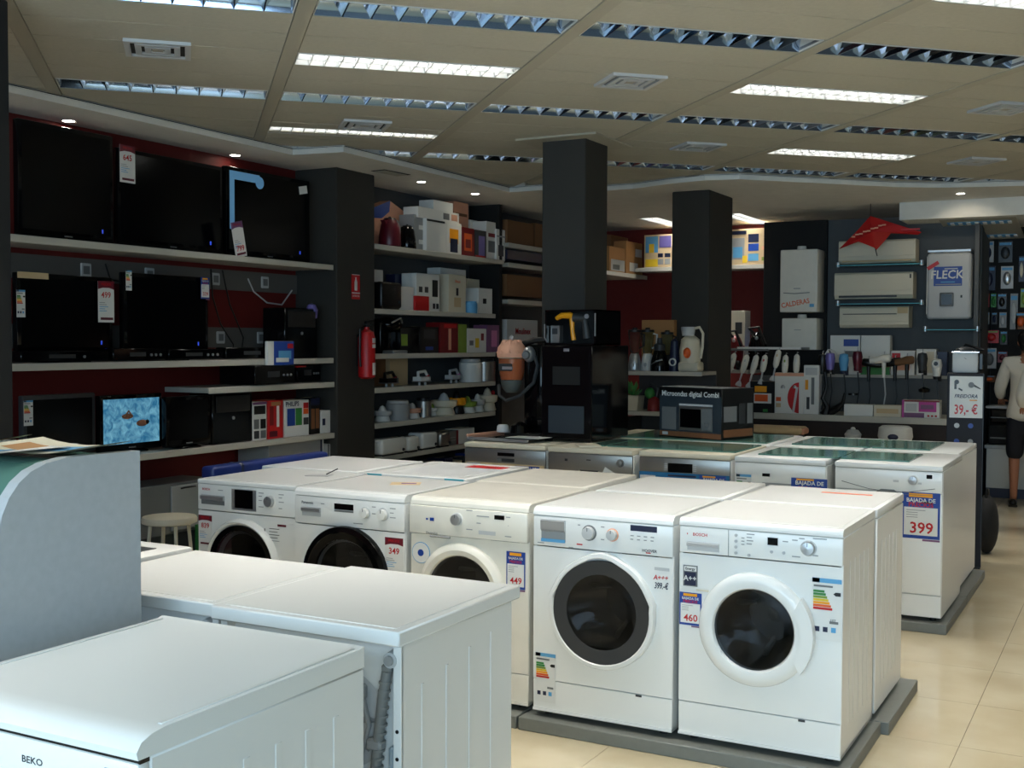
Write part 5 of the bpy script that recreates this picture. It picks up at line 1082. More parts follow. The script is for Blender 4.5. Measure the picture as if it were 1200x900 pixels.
def cald(t, w, h):
    G().tube([(-w*.4,-.006,h*.31), (-w*.1,-.008,h*.295), (w*.3,-.006,h*.31)], .004, 'grey', 5).put('panel_groove', t)
    G().text('CALDERAS', .072, -.03, h*.14, -.006, 'orange', .85, .17).put('lettering', t, 'orange stuck lettering reading CALDERAS'); G().rect(w*.3, w*.42, h*.08, h*.13, -.005, 'sky').put('sticker', t)
boiler('upper white wall boiler with CALDERAS lettering', 914, 958, 293, 366, 12.05, cald)
boiler('lower plain white wall boiler', 916, 957, 373, 410, 12.05)
cy('carton with a small leaf print on the shelf before the red wall', 857, 873, 364, 1.282, 12.45, .2, base='cream', group='goods before the red wall', prints=((.3,.8,.6,.8,'darkgrey'), (0,1,.35,.4,'darkred')))
shelf('shelf in front of the red wall carrying the dark vacuum cleaners', -4.3, -3.64, 11.9, 12.7, 1.28, .03, 'back wall shelves')
for i, (a, b, pt, c, lb) in enumerate(((861,880,388,'darkred','red canister vacuum cleaner before the red wall'), (876,892,390,'blue','blue canister vacuum cleaner before the red wall'), (884,908,384,'gloss_black','large black canister vacuum cleaner before the red wall'))):
    l, w, h = py(a, b, pt, 1.282, 12.35-.0*i)
    t = thing('canister_vacuum', lb, 'vacuum cleaner', (l[0], (12.1,12.5,12.1)[i], 1.282), 0, 'canister vacuum cleaners')
    G().sph((0,0,h*.45), (w*.42,.15,h*.45), c, 16, 10).put('body', t); G().cyl((-w*.35,-.12,.05), (-w*.35+.03,-.12,.05), .05, .05, 'black', 14).cyl((w*.3,-.12,.05), (w*.3+.03,-.12,.05), .05, .05, 'black', 14).put('wheel', t); G().tube([(0,-.05,h*.8), (-w*.3,-.1,h*.98), (w*.2,-.12,h*1.0), (w*.5,-.1,h*.6)], .016, 'black', 8).put('hose', t); G().sph((w*.1,-.12,h*.75), (.02,.02,.02), 'silver', 8, 5).put('button', t)
# rail and hand blenders
t = thing('display_rail', 'white display rail under the lower boiler from which hand blenders hang', 'rail', (-3.34, 11.70, 1.515), 0)
G().box(-.34, .32, 0, .03, -.012, .012, 'white', .003, 1).put('bar', t); G().box(-.34, -.32, .02, .68, -.015, .01, 'grey').box(.30, .32, .02, .68, -.015, .01, 'grey').put('bracket', t)
t = thing('display_rail', 'grey display rail behind the microwave carton from which hand blenders hang', 'rail', (-3.95, 11.70, 1.50), 0)
G().box(-.1, .60, 0, .03, -.012, .012, 'grey', .003, 1).put('bar', t); G().box(-.1, -.08, .0, .03, -1.49, -.012, 'grey').put('post', t)
HB = [(833,832,415,449,'white hand blender with a dark red button, leftmost of the row',.0,'darkred'), (849,840,409,450,'thick grey and cream hand blender in the row',.2,'beige'), (861,850,414,452,'white hand blender with a hooked grey top',.2,'lightgrey'), (876,865,416,452,'pale grey white hand blender, fourth in the row',.2,'lightgrey'), (887,877,416,454,'white hand blender, fifth in the row, near the food carton',.2,'cream'),
      (897,891,416,450,'white hand blender with a red button, sixth in the row',.1,'red'), (913,905,410,446,'white hand blender tilted at the start of the white rail',.2,'beige'), (921,918,416,455,'white hand blender with a yellow mark over the red printed carton',.03,'lime'), (934,932,415,455,'white hand blender, rightmost, with a steel bell foot',.02,'white')]
for x1, x0, yt, yb, lb, rr, acc in HB:
    T, Bm = ony(x1, yt, 11.66), ony(x0, yb, 11.66); L = (T-Bm).length; t = thing('hand_blender', lb, 'hand blender', Bm, 0, 'hanging hand blenders'); t.rotation_euler = (0, math.atan2(T.x-Bm.x, T.z-Bm.z), 0)
    G().lathe([(.018,L*.42), (.030,L*.52), (.034,L*.72), (.028,L*.94), (.012,L), (0,L)], (0,0,0), 'enamel_warm', 16).put('body', t); G().lathe([(.008,L*.1), (.010,L*.44), (0,L*.44)], (0,0,0), 'lightgrey', 10).put('shaft', t)
    G().lathe([(.032,0), (.030,.02), (.014,.05), (.008,L*.12), (0,L*.12)], (0,0,0), 'silver' if rr < .05 else 'lightgrey', 16).put('bell', t); G().box(-.008, .008, -.036, -.02, L*.78, L*.86, acc, .003, 1).put('button', t); G().tube([(0,0,L), (0,.01,L+.02), (0,.055,L+.015)], .004, 'silver', 5).put('hook', t)
# cartons on the long shelf
def ch(label, a, b, pt, Y=YH+.04, d=.16, **k): k.setdefault('group', 'boxes on the hair dryer shelf'); return cy(label, a, b, pt, ZH, Y, d, **k)
ch('dark carton printed with an orange food dish', 879, 907, 447, base='black', prints=((.1,.9,.3,.62,'paper'), (.2,.75,.36,.58,'orange'), (.2,.7,.66,.85,'yolk'), (.55,.75,.03,.12,'green')))
ch('white carton with a large red hand blender print', 908, 942, 437, prints=((.0,1,.92,1,'salmon'), (.05,.22,.3,.4,'orange'), (.05,.22,.15,.25,'beige')), d=.14)
o = [x for x in bpy.data.objects if x.get('label') == 'white carton with a large red hand blender print'][0]
g = G(); pp = [(.10,.0), (.13,0), (.13,.30)]; n = 14; g.prism([(.10,.006)]+[(.10-.115*math.sin(PI*k/n), .16-.155*math.cos(PI*k/n)) for k in range(n+1)], 'y', -.0735, -.0722, 'red'); g.T = Matrix.Translation((.045,-.074,.02)) @ Matrix.Rotation(.15, 4, 'Y'); g.rect(-.012, .012, .0, .25, 0, 'lightgrey'); g.put('red_print', o)
ch('tall white carton with narrow appliance prints', 942, 960, 428, d=.12, prints=((.1,.9,.8,.95,'lightgrey'), (.5,.7,.2,.75,'grey'), (.1,.3,.5,.7,'yolk'), (.2,.4,.1,.35,'darkgrey')))
ch('plain white low box on the hair dryer shelf', 989, 1023, 474, Y=YH-.0+.01, d=.12)
ch('cream low box with faint yellow print', 1024, 1056, 475, Y=YH+.01, d=.12, base='cream', prints=((.1,.9,.3,.7,'beige'),))
ch('white, purple and magenta hair appliance box', 1057, 1101, 469, Y=YH+.01, d=.14, prints=((0,1,.9,1,'darkred'), (0,.06,0,1,'magenta'), (.06,.6,.02,.28,'purple'), (.1,.4,.35,.8,'lightgrey'), (.45,.92,.35,.9,'magenta'), (.5,.85,.5,.75,'purple'), (.68,.74,.08,.18,'red'), (.78,.84,.08,.18,'red'), (.88,.94,.08,.18,'red')))
struct(G().box(-2.97, -1.60, 12.15, 12.42, 1.22, 1.25, 'shelf'), 'trim_11')
def cb(label, a, b, pt, **k): cy(label, a, b, pt, 1.25, 12.18, .14, group='flat boxes under the air conditioners', **k)
cb('white box with a blue panel under the lowest air conditioner', 973, 1008, 393, prints=((.45,.95,.72,.9,'blue'), (.5,.9,.45,.6,'grey'), (.1,.5,.0,.3,'darkgrey')))
cb('pale box with an orange and green band', 1009, 1043, 393, prints=((0,1,.2,.33,'orange'), (0,1,.0,.2,'green'), (0,.4,.2,.33,'red')))
cb('low white box with red print', 1044, 1072, 411, prints=((.05,.4,.7,.9,'red'), (.2,.8,.2,.5,'salmon')))
cb('low white box with a cream centre', 1074, 1097, 409, prints=((.5,.9,.1,.9,'cream'),))
cb('small navy box beside the low white boxes', 1098, 1110, 412, base='navy')
# hair dryers hanging on cords
def dryer(label, px, pyt, hl, mtb, mth, side=0, Y=11.72, cord=True, white=False):
    T = ony(px, pyt, Y); t = thing('hair_dryer', label, 'hair dryer', T, 0, 'hanging hair dryers')
    if side:   # barrel seen from the side, handle down
        s = side; G().tube([(s*.11,0,-.055), (s*.06,0,-.05), (0,0,-.035), (-s*.05,0,-.03), (-s*.065,0,-.03)], [.030,.034,.042,.040,.028], mtb, 14).put('barrel', t)
        G().tube([(0,0,-.06), (0,.0,-.14), (0,0,-.22)], [.022,.018,.016], mth, 10).put('handle', t); G().cyl((s*.11,0,-.055), (s*.135,0,-.057), .028, .024, mth if white else 'black', 14).put('nozzle', t)
    else:
        G().lathe([(.0,0), (.04,-.01), (.05,-.06), (.042,-.12), (.034,-.16), (.034,-.175), (0,-.175)], (0,0,0), mtb, 18).put('barrel', t); G().cyl((0,0,-.172), (0,0,-.20), .036, .032, mth, 16).put('nozzle', t); G().tube([(.0,.02,-.05), (.02,.05,-.14), (.02,.05,-.22)], .017, mth, 8).put('handle', t)
    if cord:
        z0 = -.21; e = max(-(T.z-ZH-.02), -.56); G().tube([(0,0.02,z0), (.015,.02,(z0+e)/2), (-.01,0.02,e)], .007, 'lightgrey' if white else 'black', 6).put('cord', t)
    G().tube([(0,.01,-.01), (0,.02,.03), (0,.04,.03)], .005, 'silver', 5).put('hook', t)
    return t
dryer('black slim hair dryer hanging at the left end, beside the tall carton', 964, 415, 0, 'black', 'black', 0)
dryer('violet hair dryer with a white coiled top', 973, 413, 0, 'violet', 'black', 0, white=False)
g = G(); T = ony(974, 412, 11.70)
for k in range(3): g.tube([(-.06+.02*k,0,-.03), (-.03,0,.02), (.03,0,.01), (.07,0,-.05)], .006, 'white', 6)
solo(g, 'coiled_cord', 'white coiled cord over the violet hair dryer', 'cord', T)
dryer('blue and silver hair dryer', 989, 414, 0, 'sky', 'navy', 0)
dryer('dark red hair dryer', 1005, 411, 0, 'maroon', 'maroon', 0)
dryer('black hair dryer between the red and the white one', 1018, 421, 0, 'black', 'black', 1, Y=11.84)
dryer('white hair dryer seen from the side with a white cord', 1036, 416, 0, 'enamel_warm', 'enamel_warm', -1, white=True, Y=11.69)
dryer('dark brown hair dryer right of the white one', 1049, 420, 0, 'black', 'black', -1, Y=11.84)
dryer('bronze black hair dryer seen from the side', 1063, 418, 0, 'card_dark', 'black', -1)
dryer('large dark grey hair dryer hanging head down', 1081, 413, 0, 'darkgrey', 'black', 0)
dlast = dryer('white faced hair dryer with a dark round outlet', 1098, 420, 0, 'white', 'black', 0, Y=11.74)
G().lathe([(0,.004), (.038,.002), (.046,-.03), (0,-.05)], (.0,-.06,-.05), 'white', 18, 'y').lathe([(0,.008), (.020,.008), (.020,-.01)], (0,-.06,-.05), 'black', 14, 'y').put('diffuser', dlast, 'round white diffuser with a dark centre')
g = G(); g.lathe([(0,0), (.05,.0), (.05,.02), (0,.02)], (0,0,0), 'black', 16); solo(g, 'brush_head', 'round black brush head hanging low in the hair dryer row', 'brush', ony(1000, 463, 11.7))
solo(G().lathe([(0,-.03), (.05,-.02), (.055,.01), (.02,.03), (0,.03)], (0,0,0), 'gloss_black', 16), 'brush_head', 'shiny black round head hanging below the grey hair dryer', 'brush', ony(1083, 457, 11.7))
solo(G().tube([(0,0,0), (.03,0,.08), (-.02,0,.16), (.02,0,.28), (0,0,.42)], [.05,.03,.02,.016,.014], 'black', 8), 'cord_bundle', 'black bundled cord standing at the left end of the hair dryer shelf', 'cord', (ony(966, 478, 11.66).x, 11.66, ZH))
solo(G().tube([(-.1,0,0), (-.03,0,.04), (.03,0,.10), (.05,0,.2)], [.04,.035,.02,.012], 'black', 8), 'cord_bundle', 'black bundled cord left of the plain white box', 'cord', (ony(984, 478, 11.68).x, 11.68, ZH+.02))
# air conditioners and glass shelves
YA = 12.16
def aircon(label, a, b, pt, pb, var):
    A, Bq = ony(a, pt, YA), ony(b, pt, YA); z0 = ony((a+b)/2, pb, YA).z; z1 = ony((a+b)/2, pt, YA).z; w = Bq.x-A.x; h = z1-z0
    t = thing('air_conditioner', label, 'air conditioner', ((A.x+Bq.x)/2, YA, z0), 0, 'wall air conditioners')
    G().prism([(.0,h*.15), (.03,0), (.22,0), (.22,h), (.02,h), (0,h*.93)], 'x', -w/2, w/2, 'cream').put('casing', t)
    G().box(-w/2+.012, w/2-.012, -.006, .004, h*.3, h*.92, 'cream', .002, 1).put('front_panel', t)
    if var == 1: G().box(-w*.44, w*.30, -.002, .01, h*.05, h*.13, 'darkgrey').box(w*.46, w*.48, -.008, -.005, h*.75, h*.9, 'black').put('air_flap', t)
    elif var == 2: G().box(-w*.45, w*.33, -.008, -.004, h*.62, h*.66, 'darkgrey').box(w*.34, w*.49, -.008, -.005, h*.66, h*.95, 'beige').put('air_flap', t)
    else: G().box(-w*.45, w*.45, -.002, .02, h*.06, h*.12, 'beige').put('air_flap', t)
    for s in (-1, 1): G().box(s*w*.35-.02, s*w*.35+.02, .2, .25, .02, .06, 'darkgrey').put('wall_bracket', t)
aircon('top air conditioner partly covered by the red fabric', 983, 1073, 281, 308, 0)
aircon('middle air conditioner with a dark slot near its bottom', 978, 1070, 319, 350, 1)
aircon('lowest air conditioner with a dark slot near its top', 984, 1065, 359, 384, 2)
def gshelf(label, a, b, py_, Y=12.08):
    A, Bq = ony(a, py_, Y), ony(b, py_, Y); t = thing('glass_shelf', label, 'glass shelf', ((A.x+Bq.x)/2, Y, A.z), 0, 'glass shelves on the grey back wall'); w = (Bq.x-A.x)/2
    G().box(-w, w, 0, .33, -.008, 0, 'greenglass').put('pane', t); G().box(-w, w, -.004, 0, -.008, 0, 'cyan').put('edge', t); G().cyl((w*.97,.02,-.02), (w*.97,.02,.03), .02, .02, 'silver', 12).cyl((-w*.97,.02,-.02), (-w*.97,.02,.03), .02, .02, 'silver', 12).put('clamp', t)
gshelf('glass shelf below the top air conditioner', 980, 1081, 311); gshelf('glass shelf below the middle air conditioner', 980, 1081, 356); gshelf('glass shelf below the steel box', 1083, 1146, 386)
# red fabric
t = thing('red_fabric_banner', 'red fabric kite shaped banner hanging from the ceiling over the top air conditioner', 'banner', (0,0,0))
def Q(x, y, Y): v = ony(x, y, Y); return (v.x, v.y, v.z)
pts = [Q(983,292,11.95), Q(1003,272,11.92), Q(1020,253,11.9), Q(1048,262,11.86), Q(1080,272,11.85), Q(1076,275,11.87), Q(1048,268,11.9), Q(1036,283,11.93), Q(1027,293,11.95), Q(1024,290,11.93), Q(1006,283,11.9)]
g = G(); C0 = Q(1022,272,11.84); n = len(pts); g.add([C0]+pts, [(0, 1+i, 1+(i+1) % n) for i in range(n)], 'red'); g.add([(a,b+.006,c) for a,b,c in [C0]+pts], [(0, 1+(i+1) % n, 1+i) for i in range(n)], 'red'); g.put('fabric', t)
g = G(); a, b = Vector(Q(1000,276,11.84)), Vector(Q(1036,262,11.84)); 
for k in range(9): p = a.lerp(b, k/8); g.box(p.x-.018, p.x+.018, p.y-.004, p.y, p.z-.02+.008*(k % 2), p.z-.006+.008*(k % 2), 'salmon')
g.put('faint_print', t)
g = G(); g.box(Q(1057,266,11.85)[0], Q(1079,266,11.85)[0], 11.8, 11.806, Q(1060,268,11.8)[2]-.015, Q(1060,268,11.8)[2], 'red'); g.put('hem', t); G().tube([Q(1020,253,11.9), (Q(1020,253,11.9)[0], 11.9, 2.95)], .003, 'black', 4).put('cord', t); G().tube([Q(1026,292,11.94), Q(1028,300,11.94)], .005, 'black', 4).put('toggle', t)
# steel box unit with blue sign
YF = 12.2; A, Bq = ony(1086, 330, YF), ony(1138, 330, YF); z1, z0 = ony(1110, 296, YF).z, ony(1110, 374, YF).z; w, h = Bq.x-A.x, z1-z0
t = thing('water_softener_box', 'rounded steel coloured wall box with a blue lettered sign and a dark square window', 'wall unit', ((A.x+Bq.x)/2, YF, z0))
G().box(-w/2, w/2, 0, .2, 0, h, 'lightgrey', .03, 3).put('casing', t); G().box(-w/2, w/2, .0, .2, h, h+.035, 'silver', .008, 1).put('top_cap', t); G().box(-w*.5, -w*.485, -.004, 0, .05, h*.95, 'white').put('side_trim', t)
g = G(); g.rect(-w*.34, w*.30, h*.5, h*.79, -.002, 'blue'); g.text('FLECK', .115, -w*.04, h*.665, -.004, 'paper', .95, 0, .06); g.rect(-w*.18, w*.14, h*.55, h*.565, -.003, 'sky'); g.rect(-w*.3, w*.28, h*.515, h*.53, -.003, 'midgrey'); g.rect(-w*.1, w*.2, h*.75, h*.765, -.003, 'lightgrey'); g.put('sign', t, 'blue sign with white capital lettering')
g = G(); g.T = Matrix.Translation((-w*.36, -.003, h*.81)) @ Matrix.Rotation(-.55, 4, 'Y'); g.rect(-.06, .06, -.018, .018, 0, 'red'); g.put('red_strip', t)
G().box(-w*.2, w*.12, -.006, .0, h*.19, h*.40, 'grey', .01, 2).box(-w*.16, w*.08, -.009, -.004, h*.22, h*.375, 'screen').put('window', t); G().box(w*.27, w*.31, -.005, 0, h*.32, h*.36, 'black').put('lock', t)
# ---------------- fryer stack
t = thing('fryer_carton', 'tall dark blue carton behind the rear block carrying the 39 euro sign', 'box', (-1.10, 8.80, 0), .12)
w, d, zt = .235, .30, 1.365
G().box(-w/2, w/2, -d/2, d/2, .012, zt, 'ink', .003, 1).put('box_body', t); G().box(w/2, w/2+.004, -d/2, -d/2+.06, .012, zt, 'black').box(-w/2, w/2, -d/2, d/2, 0, .012, 'black').put('corner_post', t)
g = G(); g.rect(-.10, .115, 1.055, 1.345, -d/2-.003, 'paper', .004); y = -d/2-.008
g.text('FREIDORA', .036, .008, 1.205, y, 'navy', .9, 0, .25); g.text('39,- €', .092, .008, 1.11, y, 'red', .68); g.rect(.03, .08, 1.175, 1.182, y, 'yolk')
g.lathe([(0,.002), (.016,.002), (.016,0)], (-.055,y,1.305), 'black', 12, 'y'); g.rect(-.07, -.055, 1.255, 1.31, y, 'black'); g.prism([(-.045,1.255), (-.02,1.24), (-.015,1.25), (-.04,1.265)], 'y', y-.001, y, 'black'); g.lathe([(0,.002), (.02,.002), (.02,0)], (.04,y,1.285), 'grey', 12, 'y'); g.prism([(.055,1.275), (.1,1.255), (.1,1.262), (.058,1.29)], 'y', y-.001, y, 'darkgrey'); g.put('price_sign', t, 'white price sign reading FREIDORA 39,- €')
g = G()
for i in range(7):
    for j in range(2): z = 1.0-.11*i; x = -.05+.09*j; g.lathe([(0,.002), (.018,.002), (.018,0)], (x,-d/2,z), ('lightgrey','blue','midgrey')[(i+j) % 3], 10, 'y')
g.put('printed_front', t)
t = thing('deep_fryer', 'white and steel deep fryer on top of the tall dark blue carton', 'fryer', (-1.10, 8.78, 1.366), .12)
G().box(-.085, .085, -.10, .1, 0, .145, 'lightgrey', .015, 2).put('pot', t); G().box(-.092, .092, -.107, .107, .142, .152, 'chrome', .003, 1).put('rim', t); G().sph((0,0,.155), (.07,.08,.03), 'darkgrey', 14, 8).put('lid', t); G().tube([(-.02,0,.17), (.0,0,.20), (.06,0,.18), (.12,0,.16)], .010, 'black', 6).put('handle', t); G().box(.086, .12, -.04, .06, .02, .14, 'black', .008, 1).put('control_head', t); G().prism([(-.01,.11), (.015,.095), (.0,.1)], 'y', -.104, -.1, 'darkgrey').put('mark', t)
t = thing('carry_bag', 'black rounded bag leaning behind the tall carton near the floor', 'bag', (-1.0, 9.35, 0))
G().sph((0,0,.22), (.085,.16,.22), 'matte_black', 16, 12).put('bag_body', t); G().tube([(0,-.06,.40), (0,-.03,.48), (0,.03,.48), (0,.06,.40)], .01, 'black', 6).put('handle', t)
# goods on the floor by the long shelf
t = thing('beige_cushion_pack', 'flat beige padded pack lying on the floor stock below the long shelf', 'pack', (-3.22, 11.10, .70))
G().box(-.40, .40, -.15, .15, 0, .07, 'beige', .03, 3).put('pack_body', t); G().box(.30, .42, -.10, .10, .0, .06, 'salmon', .02, 2).put('pack_end', t)
carton('large low carton carrying the beige padded pack', (-3.22, 11.12, 0), 0, .7, .698, .35, base='darkgrey', group='floor stock by the long shelf')
t = thing('foot_spa', 'white rounded tub under the long shelf, right side', 'tub', (-2.02, 11.3, 0))
G().lathe([(.10,0), (.11,.55), (.13,.62), (.16,.70), (.15,.78), (.12,.80), (0,.80)], (0,0,0), 'pink' if 0 else 'white', 26, sy=.8).put('tub_body', t); G().sph((0,-.12,.70), (.05,.02,.03), 'navy', 12, 6).put('logo_patch', t)
t = thing('small_pot', 'small white pot left of the rounded tub', 'pot', (-2.42, 11.35, 0)); G().lathe([(.07,0), (.07,.66), (.08,.70), (.05,.74), (0,.75)], (0,0,0), 'lightgrey', 20).put('pot_body', t); G().sph((0,0,.75), (.025,.025,.02), 'white', 8, 5).put('lid_knob', t)
# ---------------- pegboard with packs, at the far right
struct(G().box(-1.40, 2.5, 13.2, 13.26, 0, 2.78, 'matte_black'), 'trim_12')
# louvred panel of the lower ceiling behind the bulkhead
t = thing('louvre_ceiling_panel', 'sloping pale panel with two louvred strips under the bulkhead', 'ceiling light', (-1.45, 12.46, 2.738), 0)
t.rotation_euler = (-.13, 0, .0)
G().box(-.34, .36, -.33, .65, 0, .02, 'tbar', .004, 1).put('panel', t)
for k, y in enumerate((-.15, .48)):
    g = G(); g.box(-.28, .30, y-.06, y+.06, -.004, 0, 'sky')
    for i in range(8): g.box(-.25+.075*i, -.215+.075*i, y-.045, y+.045, -.012, -.003, 'white')
    g.put('louvre_strip', t)
PK = [(1150,1164,283,307,'navy','white blister pack with a dark blue tool, top left','lightgrey'), (1170,1186,283,307,'darkgrey','black blister pack with a round item, top right','black'), (1150,1166,312,340,'navy','navy pack with a white round gauge','navy'),
      (1173,1187,312,338,'silver','clear pack with a silver flask','lightgrey'), (1154,1159,344,360,'red','slim red pack','red'), (1161,1167,344,360,'green','slim green pack','green'), (1169,1179,344,362,'black','black rounded pack beside the green one','black'),
      (1184,1192,344,386,'lightgrey','tall clear pack of small green items','midgrey'), (1154,1159,366,380,'cream','small cream pack','midgrey'), (1162,1168,366,380,'navy','small navy pack','darkgrey'), (1171,1179,366,384,'lightgrey','small clear pack of pencils','midgrey'),
      (1153,1170,387,402,'red','red and green pack','red'), (1172,1180,388,404,'green','dark green pack beside the red and green one','darkgrey'), (1152,1167,408,432,'grey','grey picture pack low on the board','lightgrey'), (1169,1180,412,425,'maroon','small maroon pack low on the board','darkred'),
      (1150,1166,440,448,'orange','orange low pack behind the counter','brown'), (1194,1200,300,330,'cream','pack with a cream ring at the right edge','navy'), (1196,1204,338,360,'lime','lime green pack at the right edge','lime'), (1190,1202,366,386,'orange','orange pack at the right edge','brown')]
for a, b, pt, pb, c, lb, bc in PK:
    A, Bq = ony(a, pt, 13.15), ony(b, pb, 13.15); w, h = Bq.x-A.x, A.z-Bq.z
    t = thing('blister_pack', lb+', hanging on the black board', 'pack', ((A.x+Bq.x)/2, 13.17, Bq.z), 0, 'packs on the black board'); G().box(-w/2, w/2, 0, .012, 0, h, bc).put('card', t)
    g = G(); g.sph((0,-.012,h*.45), (w*.33,.02,h*.3), c, 12, 8); g.put('contents', t); g = G(); g.rect(-w*.42, w*.42, h*.82, h*.94, -.001, 'sky' if bc != 'red' else 'lime'); g.put('header', t); G().tube([(0,0,h*.97), (0,.028,h*.97)], .004, 'silver', 5).put('hook', t)
# gauge
# counter with office machine
t = thing('service_counter', 'white service counter with a blue kick base, behind the person in the dark shorts', 'counter', (.4, 12.76, 0), 0)
G().box(-1.78, 2.0, 0, .36, .10, .50, 'white').put('front_panel', t); G().box(-1.80, 2.0, -.02, .40, .50, .54, 'lightgrey', .006, 1).put('counter_top', t); G().box(-1.78, 2.0, .012, .36, 0, .10, 'navy').put('kick_base', t); 
t = thing('office_printer', 'black office printer stack on the counter, beside the person in the white shirt', 'printer', (-1.05, 12.90, .542), 0)
G().box(-.32, .3, -.12, .16, 0, .20, 'matte_black', .01, 1).box(-.30, .3, -.10, .16, .22, .36, 'gloss_black', .01, 1).put('casing', t); G().box(-.30, .28, -.125, -.118, .06, .075, 'grey').box(-.30, .28, -.105, -.1, .27, .28, 'grey').put('paper_slot', t); G().box(-.34, .25, -.2, .1, .37, .40, 'lightgrey', .008, 1).put('lid', t)

# ================================================================== PEOPLE
def skin(name, nodes, edges, mt, parent, lv=2, flat=1.0, label=None):
    ks = list(nodes); bm = bmesh.new(); vs = [bm.verts.new(nodes[k][0]) for k in ks]; bm.verts.index_update()
    for a, b in edges: bm.edges.new((vs[ks.index(a)], vs[ks.index(b)]))
    me = bpy.data.meshes.new(name); bm.to_mesh(me); bm.free(); o = bpy.data.objects.new(name, me); COL.objects.link(o); o.parent = parent
    me.materials.append(mat(mt)); md = o.modifiers.new('skin', 'SKIN'); md.use_smooth_shade = True
    for i, k in enumerate(ks):
        r = nodes[k][1]; r = r if isinstance(r, tuple) else (r, r); me.skin_vertices[0].data[i].radius = r; me.skin_vertices[0].data[i].use_root = (i == 0)
    s = o.modifiers.new('sub', 'SUBSURF'); s.levels = s.render_levels = lv
    if label: o['label'] = label
    return o
def hand(N, E, root, wr, d, s, thumb):
    # five fingers rooted in the palm; d = finger direction, s = sideways (towards the thumb)
    d, s = Vector(d).normalized(), Vector(s).normalized(); w = Vector(wr); n = d.cross(s)
    N[root+'palm'] = (tuple(w+d*.05), (.030,.018)); E.append((root, root+'palm'))
def person(label, loc, rz, shirt='shirt', lower='short', arm_l=None):
    t = thing('person', label, 'person', loc, rz)
    # local: figure faces +y, back towards -y
    J = dict(pelvis=((0,0,.93),(.125,.10)), waist=((0,.01,1.06),(.115,.09)), chest=((0,0,1.25),(.135,.10)), upper=((0,-.01,1.38),(.12,.085)), neck=((0,0,1.46),.048), skull0=((0,.015,1.53),.055),
        sl=((-.165,0,1.385),.052), el=((-.235,.03,1.14),.040), wl=((-.22,.22,1.02),.027), sr=((.165,0,1.385),.052), er=((.235,.0,1.13),.040), wr=((.24,.08,.90),.027),
        hl=((-.09,0,.86),.088), kl=((-.095,.01,.49),.055), cl=((-.095,-.02,.36),.050), al=((-.095,0,.09),.034), fl=((-.10,.10,.035),.034), tl=((-.10,.17,.028),.026),
        hr=((.09,0,.86),.088), kr=((.10,.02,.49),.055), cr=((.10,-.01,.36),.050), ar=((.105,.02,.09),.034), fr=((.12,.12,.035),.034), tr=((.125,.19,.028),.026))
    E = [('pelvis','waist'), ('waist','chest'), ('chest','upper'), ('upper','neck'), ('neck','skull0'), ('upper','sl'), ('sl','el'), ('el','wl'), ('upper','sr'), ('sr','er'), ('er','wr'),
         ('pelvis','hl'), ('hl','kl'), ('kl','cl'), ('cl','al'), ('al','fl'), ('fl','tl'), ('pelvis','hr'), ('hr','kr'), ('kr','cr'), ('cr','ar'), ('ar','fr'), ('fr','tr')]
    for k, q in (('wl', Vector((.05,.95,-.25))), ('wr', Vector((0,.35,-1)))):
        w = Vector(J[k][0]); q.normalize(); s = Vector((1 if k == 'wl' else -1, 0, 0)); J[k+'p'] = (tuple(w+q*.06), (.030,.018)); E.append((k, k+'p'))
    body = skin('body', J, E, 'skin', t)
    for k, q in (('wl', Vector((.05,.95,-.25))), ('wr', Vector((0,.35,-1)))):
        w = Vector(J[k][0]); q.normalize(); s = Vector((1 if k == 'wl' else -1, 0, 0)); n = q.cross(s).normalized()
        for f, (off, L) in enumerate(((.026,.068), (.009,.078), (-.009,.072), (-.026,.056))):
            a = w+q*.055+s*off; cv = Vector((0,0,-1)) if k == 'wl' else Vector((0,1,0))
            skin('finger', {'a': (tuple(a), .009), 'b': (tuple(a+q*L*.45), .0085), 'c': (tuple(a+q*L*.8+cv*.012), .008), 'd': (tuple(a+q*L*.95+cv*.028), .007)}, [('a','b'), ('b','c'), ('c','d')], 'skin', t, 1)
        a = w+q*.02+s*.022; skin('thumb', {'a': (tuple(a), .011), 'b': (tuple(a+s*.03+q*.03), .0095), 'c': (tuple(a+s*.036+q*.06), .008)}, [('a','b'), ('b','c')], 'skin', t, 1)
    # head with a face
    g = G(); g.T = Matrix.Translation((0,.03,1.585)) @ Matrix.Rotation(.15, 4, 'X')
    g.sph((0,0,.0), (.072,.088,.105), 'skin', 24, 16).sph((0,.035,-.055), (.05,.05,.05), 'skin', 16, 10).prism([(.085,-.005), (.112,-.028), (.085,-.035)], 'x', -.012, .012, 'skin').sph((-.073,0,-.005), (.012,.02,.03), 'skin', 10, 8).sph((.073,0,-.005), (.012,.02,.03), 'skin', 10, 8)
    for s in (-1, 1): g.sph((s*.028,.078,.008), (.012,.008,.008), 'white', 10, 6).sph((s*.028,.085,.008), (.005,.004,.005), 'hair', 8, 6).box(s*.028-.015, s*.028+.015, .078, .088, .025, .030, 'hair')
    g.sph((0,.083,-.055), (.022,.008,.006), 'darkred', 10, 6); g.put('head', t)
    g = G(); g.T = Matrix.Translation((0,.012,1.605)) @ Matrix.Rotation(.15, 4, 'X'); g.sph((0,-.012,.012), (.084,.094,.100), 'hair', 24, 16).sph((0,-.045,-.05), (.066,.052,.062), 'hair', 18, 12); g.put('hair', t, 'short dark hair')
    # clothing
    S1 = {k: (J[k][0], v) for k, v in dict(waist=(.15,.125), chest=(.155,.125), upper=(.135,.105), sl=.072, el=.062).items()}
